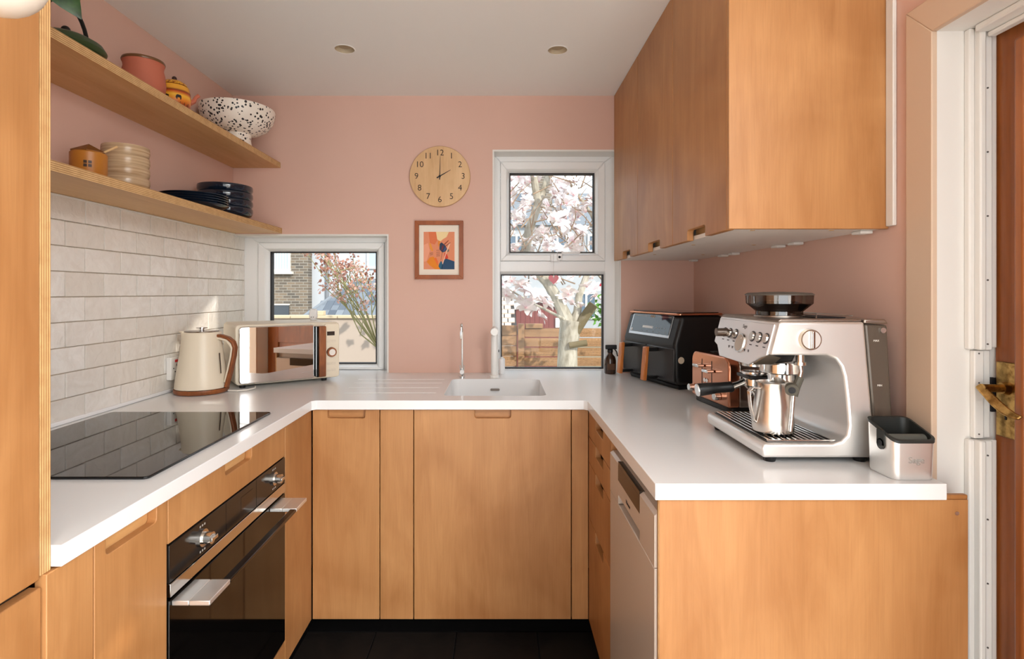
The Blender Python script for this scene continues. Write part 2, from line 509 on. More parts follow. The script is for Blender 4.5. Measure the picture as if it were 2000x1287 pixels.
wh = MB().box(0.246,0.292,2.600,FY-0.012,1.424,1.462).build('handle_base', upvc, w2, bevel=0.004)
MB().box(0.276,0.386,2.580,2.594,1.458,1.470).box(0.276,0.300,2.580,2.610,1.430,1.470).build('handle', upvc, wh, bevel=0.004)
MB().cyl((0.287,2.579,1.444),(0.287,2.582,1.444),0.006,n=14).build('keyhole', gasket, wh)
MB().box(-0.0215,-0.011,FY-0.03,FY-0.001,0.985,1.03).box(-0.014,0.0,FY-0.035,FY-0.01,0.99,1.0).build('hinge_catch', gasket, w2, bevel=0.002)

# --- splashback: individual glazed tiles in running bond on the left wall
glaze = mat('glazed_tile', srgb(236,231,224), 0.10); _t = NT(glaze)
_oi = _t.n('ShaderNodeObjectInfo')
_c1 = _t.ramp(_oi.outputs['Random'], [(0.0, srgb(228,222,213)), (0.5, srgb(236,231,224)), (1.0, srgb(241,238,233))])
_n = _t.noise(_t.coords((1,1,1)), 14, 4, 0.6, 1.5)
_c2 = _t.mix(_t.ramp(_n, [(0.35, (0.5,)*3+(1,)), (0.65, (0,0,0,1))]), _c1, srgb(219,210,199))
_t.l(_c2, _t.b.inputs['Base Color'])
_w = _t.noise(_t.coords((1,1,1)), 26, 3, 0.5, 0.8)
_t.bump(_w, 0.8, 0.005)
sp = MB().box(LX-0.0005,LX+0.0035,0.80,FY,WT,1.551).build('trim_3', grout, smooth=False)
tag(sp, kind='structure')
TW, TH, TP, TV = 0.1478, 0.0697, 0.152, 0.0721
full = MB().box(0,0.0075,-TW/2,TW/2,-TH/2,TH/2).mesh('tile', smooth=False)
for r in range(9):
    zc = 1.551-TV*(r+0.5)
    ph = 1.6165 if r % 2 == 0 else 1.5425
    y = ph-TP*6
    while y < FY:
        y0, y1 = max(y+0.0021, 0.80), min(y+TP-0.0021, FY-0.001)
        if y1-y0 > 0.02:
            yc = (y0+y1)/2
            if abs((y1-y0)-TW) < 0.001: me = full
            else: me = MB().box(0,0.0075,-(y1-y0)/2,(y1-y0)/2,-TH/2,TH/2).mesh('tile', smooth=False)
            o = obj('tile', me, glaze, sp, (LX+0.001+random.uniform(-0.0006,0.0006), yc, zc), 0.0016, 2)
            o.rotation_euler = (random.uniform(-0.006,0.006), random.uniform(-0.012,0.012), random.uniform(-0.012,0.012))
        y += TP
tag(MB().box(LX,LX+0.013,0.80,FY,WT+0.0005,WT+0.013).build('trim_4', worktop_m, bevel=0.003), kind='structure')
tag(MB().box(LX,LX+0.011,0.80,BY,1.5445,1.5510).build('trim_5', white_paint, bevel=0.002), kind='structure')

# --- door on the right wall: linings, architrave, leaf, brass furniture
door = structure('door_1', (1.03,0.73,0.0))
MB().box(RX-0.002,1.075,DY1,DY1+0.0118,0,DH).build('jamb', white_paint, door)
MB().box(RX-0.002,1.075,DY0-0.0118,DY0,0,DH).build('jamb', white_paint, door)
MB().box(RX-0.002,1.075,DY0-0.0118,DY1+0.0118,DH,DH+0.0118).build('head', white_paint, door)
MB().prism([(DY1,0),(DY1+0.072,0),(DY1+0.072,DH+0.072),(DY1,DH)],'x',RX-0.013,RX-0.0001).build('architrave', warm_light_trim, door, bevel=0.002)
MB().prism([(DY0,0),(DY0-0.072,0),(DY0-0.072,DH+0.072),(DY0,DH)],'x',RX-0.013,RX-0.0001).build('architrave', warm_light_trim, door, bevel=0.002)
MB().prism([(DY0,DH),(DY1,DH),(DY1+0.072,DH+0.072),(DY0-0.072,DH+0.072)],'x',RX-0.013,RX-0.0001).build('architrave', warm_light_trim, door, bevel=0.002)
scr = mat('screw_head', srgb(110,104,100), 0.4, 0.6)
for z0, z1, base in ((1.158,DH,0),(0.0,0.974,1)):
    s = MB().box(0.960,0.972,1.108,DY1,z0,z1).box(0.972,0.985,1.096,DY1,z0,z1).build('door_stop', white_paint, door, bevel=0.003)
    q = MB().box(0.9855,1.002,1.102,DY1,z0,z1).box(1.002,1.0165,1.108,DY1,z0+0.004,z1).build('draught_strip', white_paint, door, bevel=0.002)
    k = 0
    z = z1-0.03 if base else z0+0.012
    while z0 < z < z1:
        MB().cyl((0.9915,1.1005,z),(0.9915,1.1025,z),0.0018,n=8).build('screw', scr, q)
        z += (-0.13 if base else 0.13)
s = MB().box(0.972,0.992,1.110,DY1,0.976,1.156).box(0.992,1.010,1.116,DY1,0.976,1.156).build('keep_plate', white_paint, door, bevel=0.002)
for z in (0.985,1.09,1.15): MB().cyl((0.981,1.109,z),(0.981,1.111,z),0.0016,n=8).build('screw', scr, s)
MB().box(1.010,1.0185,1.113,1.1215,1.03,1.10).build('keep_slot', gasket, door)
MB().box(0.960,1.016,DY0,1.096,DH-0.014,DH).box(0.985,1.002,DY0,1.096,DH-0.024,DH-0.014).build('head_stop', white_paint, door, bevel=0.003)
door_wood = wood('varnished_door_wood', srgb(170,100,50), srgb(122,66,27), scale=(14,14,0.8), rough=0.35, coat=0.2)
D0, D1 = 1.020, 1.060
MB().box(D0,D1,1.010,1.117,0.008,DH-0.006).build('stile', door_wood, door, bevel=0.003)
MB().box(D0,D1,DY0+0.004,DY0+0.11,0.008,DH-0.006).build('stile', door_wood, door, bevel=0.003)
for z0, z1 in ((0.008,0.22),(0.86,1.02),(DH-0.12,DH-0.006)):
    MB().box(D0,D1,DY0+0.1105,1.0095,z0,z1).build('rail', door_wood, door, bevel=0.003)
for z0, z1 in ((0.2205,0.8595),(1.0205,DH-0.1205)):
    pn = MB().box(D0+0.012,D1-0.012,DY0+0.1105,1.0095,z0,z1).build('panel', door_wood, door)
MB().box(0.994,D0-0.0003,1.028,1.0505,0.03,DH-0.05).build('cover_moulding', door_wood, door, bevel=0.006, seg=3)
pl = MB().box(D0-0.006,D0-0.0002,1.0515,1.1085,0.984,1.135).build('handle_plate', brass, door, bevel=0.002)
MB().cyl((D0-0.006,1.086,1.083),(D0-0.016,1.086,1.083),0.014,0.011,n=20).cyl((D0-0.016,1.086,1.083),(0.966,1.086,1.084),0.008,n=16).build('spindle', brass, pl)
MB().band([(0.965,1.094,1.088),(0.967,1.080,1.077),(0.971,1.062,1.059),(0.974,1.046,1.047),(0.977,1.032,1.040),(0.980,1.020,1.038)],[0.012,0.0155,0.0175,0.0165,0.0145,0.010],0.006,(0.59,-0.4,0.7)).build('lever', brass, pl, bevel=0.0025)
MB().cyl((D0-0.0075,1.086,1.034),(D0-0.004,1.086,1.034),0.004,n=12).box(D0-0.0075,D0-0.004,1.0845,1.0875,1.02,1.034).build('keyhole', gasket, pl)

# --- white batten at the wall beside the end of the wall cabinets
tag(MB().box(0.897,0.906,1.236,1.2605,1.428,CZ-0.001).build('trim_6', white_paint, bevel=0.002), kind='structure')
# --- recessed plinths
tag(MB().box(-0.72,0.40,2.045,2.06,0,0.133).build('baseboard_back', black_plinth), kind='structure')
tag(MB().box(-0.735,-0.72,-0.4,2.06,0,0.133).build('baseboard_left', black_plinth), kind='structure')
tag(MB().box(0.385,0.40,1.095,1.964,0,0.10).build('baseboard_right', black_plinth), kind='structure')

# ================================================================== WORKTOP WITH MOULDED SINK
SX0, SX1, SY0, SY1 = -0.202, 0.172, 1.962, 2.345
wt = thing('worktop', 'long white U-shaped worktop with moulded sink and drainer grooves', 'worktop', (-0.2,2.2,WT))
out = [(LX+0.001,0.800),(-0.645,0.800),(-0.645,1.864),(-0.633,1.876),(0.292,1.876),(0.304,1.864),(0.304,1.057),(0.8725,1.057),
       (0.8725,1.1215),(0.892,1.1215),(0.892,1.197),(0.906,1.197),(0.906,2.529),(0.559,2.529),(0.559,2.6165),(-0.0225,2.6165),(-0.0225,2.529),(-0.5245,2.529),(-0.5245,2.6175),(LX+0.001,2.6175)]
slab = MB().prism(out,'z',WB,WT).build('slab', worktop_m, wt, smooth=False)
off = wt.location
gr = []
for y, xl in ((2.333,-0.605),(2.24,-0.598),(2.13,-0.589),(2.02,-0.577)):
    gr.append(MB().prism(rrect(xl-off.x,-0.235-off.x,y-0.0045-off.y,y+0.0045-off.y,0.0043,3),'z',-0.005,0.02))
hole = MB().prism(rrect(SX0-off.x,SX1-off.x,SY0-off.y,SY1-off.y,0.03,5),'z',-0.1,0.05)
cut(slab, [hole]+gr)
slab.modifiers.new('bevel','BEVEL').width = 0.002
slab.modifiers['bevel'].limit_method = 'ANGLE'; slab.modifiers['bevel'].segments = 2
bowl = MB()
rings = []
for z, ins in ((WT-0.002,0.0),(WT-0.10,0.004),(0.735,0.010),(0.722,0.022)):
    rings.append([(x,y,z) for x,y in rrect(SX0+ins,SX1-ins,SY0+ins,SY1-ins,0.03,5)])
bowl.loft(rings, cap0=False, cap1=True)
orings = [[(x,y,z) for x,y in rrect(SX0-0.008,SX1+0.008,SY0-0.008,SY1+0.008,0.035,5)] for z in (WB+0.001,0.712)]
bowl.loft(orings, cap0=False, cap1=True)
sk = bowl.build('sink_bowl', worktop_m, wt, ang=60)
MB().prism(rrect(-0.038,0.002,0.853,0.862,0.004,4),'y',SY1-0.012,SY1-0.0045).build('overflow_slot', mat('overflow_metal', srgb(150,140,132), 0.3, 0.8), sk)
MB().lathe([(0.001,0.0),(0.04,0.0),(0.042,-0.003)],(-0.015,2.15,0.7245),24).build('waste', chrome, sk)

# ================================================================== BASE AND TALL UNITS (birch plywood fronts)
NH = 0.030                                         # depth of the hand cut-outs
def front_poly(a0, a1, z0, z1, n=None, top=True, h=NH, r=0.008):
    """front outline with an optional hand cut-out (n0,n1) on its top or bottom edge"""
    if n is None: return [(a0,z0),(a1,z0),(a1,z1),(a0,z1)]
    n0, n1 = n; arc = []
    if top:
        zb = z1-h
        for i in range(5):
            t = PI*1.5*0+ (i/4)*PI/2
            arc.append((n1-r+r*math.cos(t)*1.0, zb+r-r*math.sin(t)))
        for i in range(5):
            t = (i/4)*PI/2
            arc.append((n0+r-r*math.sin(t), zb+r-r*math.cos(t)))
        return [(a0,z0),(a1,z0),(a1,z1),(n1,z1)]+arc+[(n0,z1),(a0,z1)]
    zb = z0+h
    for i in range(5):
        t = (i/4)*PI/2
        arc.append((n0+r-r*math.cos(t), zb-r+r*math.sin(t)))
    for i in range(5):
        t = (i/4)*PI/2
        arc.append((n1-r+r*math.sin(t), zb-r+r*math.cos(t)))
    return [(a0,z0),(n0,z0)]+arc+[(n1,z0),(a1,z0),(a1,z1),(a0,z1)]

carc = mat('carcass_board', srgb(206,168,118), 0.6)
G = 0.0015
BYF = 1.895                                        # face of the back run of fronts
LXF = -0.655                                       # face of the left run
RXF = 0.312                                        # face of the right run
ZB, ZT = 0.1345, 0.866

def carcass_back(t, x0, x1):
    MB().box(x0+0.002,x0+0.016,1.920,2.50,ZB,0.70).build('side_board', carc, t, smooth=False)
    MB().box(x1-0.016,x1-0.002,1.920,2.50,ZB,0.70).build('side_board', carc, t, smooth=False)
    MB().box(x0+0.016,x1-0.016,1.920,2.50,ZB,ZB+0.016).build('base_board', carc, t, smooth=False)

# back run: narrow cupboard, filler, sink cupboard, filler
t = thing('base_cupboard', 'narrow birch base cupboard below the drainer grooves', 'cupboard', (-0.53,1.91,ZB))
carcass_back(t,-0.650,-0.417)
d = MB().prism(front_poly(-0.653+G,-0.417-G,ZB,ZT,(-0.600,-0.468)),'y',BYF,BYF+0.018).build('door', birch, t, bevel=0.0012)
MB().box(-0.62,-0.45,BYF+0.0185,BYF+0.022,0.80,ZT).build('rail', birch_x, t, smooth=False)
p = MB().box(-0.417+G,-0.2987-G,BYF,BYF+0.018,ZB,ZT).build('filler_panel', birch, None, (-0.36,BYF,ZB), bevel=0.0012)
tag(p, 'plain tall birch filler panel between the two cupboards under the sink run', 'panel')
t = thing('sink_cupboard', 'wide birch sink cupboard in the middle of the back run', 'cupboard', (-0.02,1.91,ZB))
carcass_back(t,-0.2987,0.252)
MB().prism(front_poly(-0.2987+G,0.252-G,ZB,ZT,(-0.086,0.041)),'y',BYF,BYF+0.018).build('door', birch, t, bevel=0.0012)
MB().box(-0.11,0.065,BYF+0.0185,BYF+0.022,0.80,ZT).build('rail', birch_x, t, smooth=False)
p = MB().box(0.252+G,RXF-0.001,BYF,BYF+0.018,ZB,ZT).build('filler_panel', birch, None, (0.28,BYF,ZB), bevel=0.0012)
tag(p, 'slim birch filler strip in the inner corner beside the drawer stack', 'panel')

# left run, far to near: corner panel, oven housing, cupboard, filler; tall unit
p = MB().box(LXF-0.018,LXF,1.661+G,BYF-0.001,ZB,ZT).build('filler_panel', birch, None, (LXF,1.78,ZB), bevel=0.0012)
tag(p, 'birch corner panel between the black oven and the narrow cupboard', 'panel')
t = thing('oven_housing', 'birch oven housing with a flap front above the built-in oven', 'cupboard', (-0.9,1.37,ZB))
OY0, OY1 = 1.073, 1.661
MB().prism(front_poly(OY0+G,OY1-G,0.776,ZT,(1.298,1.437)),'x',LXF-0.018,LXF).build('flap_front', birch, t, bevel=0.0012)
MB().box(LXF-0.022,LXF-0.0185,1.28,1.455,0.80,ZT).build('rail', birch_y, t, smooth=False)
MB().box(LXF-0.018,LXF,OY0+G,OY1-G,ZB,0.205).build('lower_strip', birch, t, bevel=0.0012)
for ya, yb in ((OY0+0.001,OY0+0.012),(OY1-0.012,OY1-0.001)): MB().box(-1.22,LXF-0.024,ya,yb,ZB,0.86).build('side_board', carc, t, smooth=False)
t = thing('base_cupboard', 'birch base cupboard with a hand cut-out, nearest the oven on its camera side', 'cupboard', (-0.9,0.97,ZB))
MB().prism(front_poly(0.877+G,1.071-G,ZB,ZT,(0.904,1.038)),'x',LXF-0.018,LXF).build('door', birch, t, bevel=0.0012)
MB().box(LXF-0.022,LXF-0.0185,0.89,1.055,0.80,ZT).build('rail', birch_y, t, smooth=False)
for ya, yb in ((0.878,0.892),(1.056,1.070)): MB().box(-1.22,LXF-0.024,ya,yb,ZB,0.86).build('side_board', carc, t, smooth=False)
p = MB().box(LXF-0.018,LXF,0.784+G,0.877-G,ZB,ZT).build('filler_panel', birch, None, (LXF,0.83,ZB), bevel=0.0012)
tag(p, 'narrow birch filler panel below the end of the worktop by the tall cabinet', 'panel')
t = thing('tall_cabinet', 'full-height birch cabinet at the left edge with striped plywood side edge', 'cabinet', (-0.95,0.3,ZB))
TXF = -0.660
MB().box(-1.238,TXF,0.781,0.7985,WB-0.003,CZ-0.002).build('side_panel', ply_y, t, smooth=False)
MB().box(TXF-0.018,TXF,-0.10,0.7795,WB-0.008,CZ-0.003).build('door', birch, t, bevel=0.0015)
MB().box(TXF-0.018,TXF,-0.10,0.782,ZB,WB-0.020).build('lower_door', birch, t, bevel=0.0015)
MB().box(-1.238,TXF-0.020,-0.10,0.780,ZB,CZ-0.003).build('carcass', mat('carcass_dark', srgb(60,44,30), 0.8), t, smooth=False)

# right run: four drawers, slimline dishwasher, end panel
t = thing('drawer_stack', 'stack of four birch drawers with cut-out grips beside the dishwasher', 'drawers', (0.6,1.70,ZB))
DW0, DW1 = 1.509, 1.893
bounds = [ZT,0.776,0.686,0.495,ZB]
for ya, yb in ((DW0+0.004,DW0+0.016),(DW1-0.016,DW1-0.004)): MB().box(RXF+0.045,0.88,ya,yb,ZB,0.86).build('side_board', carc, t, smooth=False)
for k in range(4):
    z1, z0 = bounds[k]-G, bounds[k+1]+G
    dr = MB().prism(front_poly(DW0+G,DW1-G,z0,z1,(1.631,1.762),h=0.034),'x',RXF,RXF+0.018).build('drawer', birch, t, bevel=0.0012)
    MB().box(RXF+0.052,RXF+0.056,1.60,1.79,z1-0.06,z1-0.004).build('grip_back', birch_y, dr, smooth=False)

dwm = mat('dishwasher_silver', srgb(203,190,178), 0.30, 0.15)
t = thing('dishwasher', 'slim silver-grey dishwasher with black display strip under the worktop', 'dishwasher', (0.6,1.29,0.02))
A0, A1 = 1.077, 1.506
MB().box(RXF+0.024,0.88,A0,A1,0.03,0.834).build('body', mat('dishwasher_case', srgb(150,142,136), 0.5), t, smooth=False)
MB().box(RXF-0.004,RXF+0.023,A0,A1,0.06,0.7265).build('door_panel', dwm, t, bevel=0.002)
cp = MB().prism([(RXF-0.004,0.7285),(RXF+0.023,0.7285),(RXF+0.023,0.838),(RXF+0.004,0.838),(RXF-0.004,0.832)],'y',A0,A1).build('control_panel', dwm, t, smooth=False)
pc = cp.location
cut(cp, [MB().box(RXF-0.05-t.location.x,RXF+0.014-t.location.x,1.19-t.location.y,1.404-t.location.y,0.7285-0.01-t.location.z,0.752-t.location.z)])
MB().box(RXF-0.0046,RXF-0.003,1.19,1.404,0.790,0.8275).box(RXF-0.0044,RXF+0.008,1.19,1.404,0.8275,0.8385).build('display', mat('dark_display', srgb(34,22,14), 0.12), cp)
put_text('lettering', 'Hisense', 0.013, darkplastic, cp, Vector((RXF-0.0043,1.297,0.768))-t.location, (0,-1,0), (0,0,1))
MB().box(RXF+0.020,0.88,A0+0.002,A1-0.002,0.8385,0.866).build('top_filler', mat('grey_filler', srgb(206,198,190), 0.5), t, smooth=False)
MB().box(RXF+0.045,RXF+0.05,A0,A1,0.0,0.058).build('kick_plate', black_plinth, t)

t = thing('end_panel', 'broad birch plywood end panel closing the right worktop run', 'panel', (0.61,1.068,0.0))
MB().box(RXF+0.002,0.919,1.064,1.0655,0.0,WB-0.0015).box(RXF+0.0035,0.919,1.0655,1.075,0.0,WB-0.0015).build('veneer_face', birch, t, smooth=False)
MB().box(RXF+0.0008,RXF+0.0033,1.0657,1.075,0.0,WB-0.0015).build('raw_edge', ply_y, t, smooth=False)
MB().box(0.8745,0.919,1.0640,1.075,WB-0.0013,0.878).build('upstand_tab', birch, t, bevel=0.002)
MB().cyl((0.897,1.0628,0.842),(0.897,1.0641,0.842),0.004,n=12).build('screw', chrome, t)

# ================================================================== WALL CABINETS
UXF, UZ = 0.535, 1.425
dY = [2.528,2.10,1.675,1.277]
names = ['birch wall cabinet in the far corner beside the tall window', 'birch wall cabinet in the middle of the row of three', 'birch wall cabinet nearest the doorway with the broad end']
cuts = [(2.22,2.35),(1.808,1.95),(1.411,1.544)]
whiteboard = mat('white_melamine', srgb(236,232,226), 0.35)
for k in range(3):
    y1, y0 = dY[k], dY[k+1]
    t = thing('wall_cabinet', names[k], 'cabinet', (0.72,(y0+y1)/2,UZ), group='birch wall cabinets')
    MB().prism(front_poly(y0+G,y1-G,UZ-0.003,CZ-0.002,cuts[k],top=False,h=0.030),'x',UXF,UXF+0.018).build('door', birch, t, bevel=0.0012)
    MB().box(UXF+0.032,UXF+0.036,cuts[k][0]-0.02,cuts[k][1]+0.02,UZ+0.012,UZ+0.06).build('grip_back', carc, t, smooth=False)
    MB().box(UXF+0.020,0.905,y0+0.001,y1-0.001,UZ,UZ+0.011).build('underside', whiteboard, t, smooth=False)
    MB().box(UXF+0.038,0.905,y0+0.001,y1-0.001,UZ+0.012,CZ-0.004).build('carcass', whiteboard, t, smooth=False)
    for yy in ((y0+0.05,y1-0.05)):
        MB().box(0.872,0.902,yy-0.018,yy+0.018,UZ-0.008,UZ-0.0003).build('hanging_bracket', white_paint, t, bevel=0.002)
    for xx, yy in ((0.61,y0+0.03),(0.80,y0+0.03)):
        MB().cyl((xx,yy,UZ-0.001),(xx,yy,UZ),0.006,n=12).build('screw_cap', carc, t)
    if k == 2:
        MB().box(UXF-0.001,0.905,1.2615,1.2745,UZ-0.002,CZ-0.002).build('end_panel', birch, t, bevel=0.001)

# ================================================================== SHELVES
for z, x, lab in ((1.856,-1.019,'upper plywood shelf carrying the speckled bowl'),(1.551,-1.012,'lower plywood shelf directly above the tiles')):
    t = thing('wall_shelf', lab, 'shelf', (-1.13,1.6,z), group='plywood wall shelves')
    MB().box(LX+0.001,x-0.001,0.80,BY-0.001,z,z+0.024).build('board', birch_y, t, smooth=False)
    MB().box(x-0.0009,x,0.80,BY-0.001,z,z+0.024).build('ply_edge', ply_z, t, smooth=False)

# ================================================================== HOB
hob_m = mat('black_ceramic_glass', srgb(6,6,7), 0.025, spec=0.75)
h = MB().prism(rrect(-1.192,-0.700,1.080,1.671,0.012,4),'z',WT+0.0003,WT+0.006).build('induction_hob', hob_m, None, (-0.945,1.375,WT), bevel=0.0012)
tag(h, 'black glass induction hob set in the left worktop', 'hob')

# ================================================================== BUILT-IN OVEN
ov = thing('oven', 'black built-in oven with a steel bar handle below the hob', 'oven', (-0.9,1.367,0.21))
Y0, Y1 = OY0+0.003, OY1-0.003
MB().box(-1.20,LXF-0.026,Y0+0.012,Y1-0.012,0.215,0.765).build('body', darkplastic, ov, smooth=False)
oven_glass = mat('black_oven_glass', srgb(10,8,7), 0.05, spec=0.6)
MB().box(LXF-0.024,LXF+0.001,Y0,Y1,0.213,0.662).build('door', oven_glass, ov, bevel=0.0015)
fas = MB().box(LXF-0.024,LXF+0.001,Y0,Y1,0.697,0.772).build('control_fascia', mat('dark_fascia', srgb(30,25,22), 0.14), ov, bevel=0.0012)
for y in (1.300,1.462):
    MB().box(LXF+0.0006,LXF+0.0014,y-0.001,y+0.001,0.6975,0.7715).build('fascia_joint', black_gloss, fas)
MB().box(LXF+0.0008,LXF+0.0016,1.375,1.440,0.715,0.755).build('display', mat('oven_display', srgb(44,30,20), 0.1), fas)
MB().box(LXF-0.024,LXF+0.0035,Y0,Y1,0.6695,0.6960).build('steel_trim', steel_polished, ov, bevel=0.001)
for y in (1.195,1.575):
    k = MB().cyl((LXF+0.001,y,0.735),(LXF+0.006,y,0.735),0.019,n=24).cyl((LXF+0.006,y,0.735),(LXF+0.024,y,0.735),0.013,n=24).build('knob', steel_polished, ov, ang=40)
    MB().box(LXF+0.024,LXF+0.030,y-0.013,y+0.013,0.731,0.739).build('knob_grip', steel_polished, k, bevel=0.001)
    for q in range(3):
        MB().box(LXF+0.0011,LXF+0.0017,y-0.010+q*0.009,y-0.006+q*0.009,0.760,0.764).build('dial_mark', mat('pale_print', srgb(170,160,150), 0.5), fas)
        MB().box(LXF+0.0011,LXF+0.0017,y-0.010+q*0.009,y-0.006+q*0.009,0.705,0.709).build('dial_mark', MATS['pale_print'], fas)
for a, b in ((1.082,1.165),(1.545,1.628)):
    MB().box(LXF+0.0015,LXF+0.036,a,b,0.650,0.660).build('handle_bracket', steel, ov, bevel=0.0015)
    MB().box(LXF+0.0365,LXF+0.078,a,b,0.650,0.660).build('handle_bracket', steel, ov, bevel=0.0015)
MB().box(LXF+0.060,LXF+0.078,1.1655,1.5445,0.651,0.659).build('handle_bar', mat('dark_steel', srgb(92,88,86), 0.22, 1.0), ov, bevel=0.002)

# ================================================================== MICROWAVE (turned towards the room)
cream = mat('cream_enamel', srgb(230,217,195), 0.35)
walnut = wood('walnut_trim', srgb(166,98,52), srgb(112,58,26), scale=(20,20,3), rough=0.4, fine=0.5)
mw = thing('microwave', 'cream microwave with mirrored door and wooden handle in the window corner', 'microwave', (-1.02,2.095,WT), math.radians(35))
W, H, Dp, zf = 0.408, 0.236, 0.285, 0.012
MB().prism(rrect(0,W,zf,zf+H,0.016,4),'y',0.006,Dp).build('case', cream, mw, world=False, bevel=0.004)
MB().prism(rrect(0.001,W-0.001,zf+0.001,zf+H-0.001,0.015,4),'y',0.0,0.0055).build('front_frame', cream, mw, world=False, bevel=0.002)
dr = MB().prism(rrect(0.012,0.300,zf+0.006,zf+H-0.008,0.012,4),'y',-0.014,-0.0005).build('door', mat('mirror_glass', (0.80,0.79,0.77,1), 0.015, 1.0), mw, world=False, bevel=0.003)
MB().box(0.310,0.340,-0.040,-0.0005,zf+0.012,zf+H-0.014).build('handle', walnut, dr, world=False, bevel=0.004, seg=3)
MB().box(0.3005,0.3098,-0.040,-0.0005,zf+0.012,zf+H-0.014).build('handle_shadow_gap', black_gloss, dr, world=False, bevel=0.002)
pn = MB().prism(rrect(0.342,0.404,zf+0.004,zf+H-0.006,0.010,4),'y',-0.010,-0.0005).build('control_panel', cream, mw, world=False, bevel=0.002)
MB().box(0.352,0.384,-0.0108,-0.0095,zf+0.180,zf+0.197).build('display', mat('lcd', srgb(54,42,36), 0.15), pn, world=False)
for z in (0.155,0.062,0.034):
    for x in (0.350,0.371):
        MB().prism(rrect(x,x+0.018,zf+z-0.005,zf+z+0.005,0.002,2),'y',-0.0108,-0.0098).build('button', mat('cream_button', srgb(221,208,188), 0.4), pn, world=False, bevel=0.0005)
dl = MB().cyl((0.3695,-0.0102,zf+0.110),(0.3695,-0.024,zf+0.110),0.0205,0.0195,n=28).build('dial', walnut, pn, world=False, bevel=0.001)
MB().cyl((0.3695,-0.0242,zf+0.110),(0.3695,-0.026,zf+0.110),0.0135,n=28).build('dial_cap', mat('pale_cap', srgb(236,228,220), 0.3), dl, world=False)
for x, y in ((0.03,0.02),(W-0.06,0.02),(0.03,Dp-0.03),(W-0.03,Dp-0.03)):
    MB().cyl((x,y,0.0002),(x,y,zf+0.001),0.011,0.013,n=14).build('foot', darkplastic, mw, world=False)
for i in range(2):
    for j in range(8):
        MB().cyl((0.0004,0.055+i*0.05,0.06+j*0.012),(-0.0006,0.055+i*0.05,0.06+j*0.012),0.003,n=8).build('vent_hole', gasket, mw, world=False)

cam_w = thing('monitor_camera', 'small white baby-monitor style camera standing on the microwave', 'camera', (-0.842,2.46,WT+0.2485))
MB().prism(rrect(-0.017,0.017,0.004,0.052,0.012,4),'y',-0.012,0.012).build('housing', mat('white_plastic', srgb(240,240,240), 0.35), cam_w, world=False, bevel=0.006, seg=3)
MB().cyl((0,0,0.0002),(0,0,0.0045),0.014,n=18).build('stand', MATS['white_plastic'], cam_w, world=False)
for x in (-0.006,0.004):
    MB().cyl((x,-0.0115,0.014),(x,-0.0130,0.014),0.002,n=10).build('sensor', gasket, cam_w, world=False)

# ================================================================== KETTLE
kt = thing('kettle', 'cream jug kettle with wooden handle and base by the tiled wall', 'kettle', (-1.1146,2.034,WT))
MB().lathe([(0.084,0.0003),(0.090,0.003),(0.0935,0.010),(0.0925,0.018),(0.001,0.0185)],n=40).build('base', walnut, kt, world=False)
MB().lathe([(0.088,0.019),(0.0905,0.021),(0.0900,0.030),(0.085,0.07),(0.0775,0.12),(0.071,0.165),(0.0675,0.20),(0.0668,0.222),(0.064,0.2265),(0.060,0.2265)],n=40).build('jug', cream, kt, world=False)
MB().add([(-0.052,-0.028,0.224),(-0.062,0,0.205),(-0.052,0.028,0.224),(-0.086,-0.004,0.2285),(-0.086,0.004,0.2285),(-0.050,-0.026,0.2265),(-0.050,0.026,0.2265)],
         [(0,1,3),(1,4,3),(1,2,4),(0,3,5),(2,6,4),(5,3,4,6),(0,5,6,2,1)]).build('spout', cream, kt, world=False)
ld = MB().lathe([(0.0595,0.2255),(0.058,0.230),(0.001,0.231)],n=32).build('lid', mat('kettle_lid', srgb(150,140,130), 0.25, 0.9), kt, world=False)
MB().lathe([(0.009,0.2312),(0.009,0.238),(0.019,0.2395),(0.019,0.243),(0.001,0.2445)],n=24).build('lid_knob', chrome, ld, world=False)
hp = [(0.058,-0.004,0.213),(0.080,-0.005,0.211),(0.104,-0.006,0.203),(0.122,-0.007,0.188),(0.1285,-0.007,0.168),(0.124,-0.006,0.135),(0.1125,-0.005,0.085),(0.100,-0.004,0.040),(0.094,-0.003,0.020)]
MB().band(hp,0.026,0.011,(0,1,0)).build('handle', walnut, kt, world=False, bevel=0.004, seg=3)
MB().band([(p[0]-0.0095 if i > 2 else p[0]-0.003, p[1], p[2]-(0.0095 if i < 4 else 0.002)) for i, p in enumerate(hp[:-1])],0.020,0.009,(0,1,0)).build('inner_handle', cream, kt, world=False, bevel=0.003)
MB().band([(0.0790,-0.0242,0.150),(0.0835,-0.0272,0.115),(0.0875,-0.0302,0.075)],0.006,0.003,(0.3,-0.9,0)).build('water_gauge', mat('gauge_dark', srgb(66,54,46), 0.2), kt, world=False, bevel=0.001)
flx = MB().tube([(-1.045,2.075,WT+0.005),(-1.02,2.045,WT+0.004),(-0.985,2.04,WT+0.004),(-0.955,2.06,WT+0.004),(-0.945,2.10,WT+0.004),(-0.96,2.135,WT+0.004)],0.0032,8).build('power_cord', mat('white_cord', srgb(232,226,216), 0.5), None, (-0.98,2.06,WT))
tag(flx, 'thin white power cord curling between kettle and microwave', 'cord')

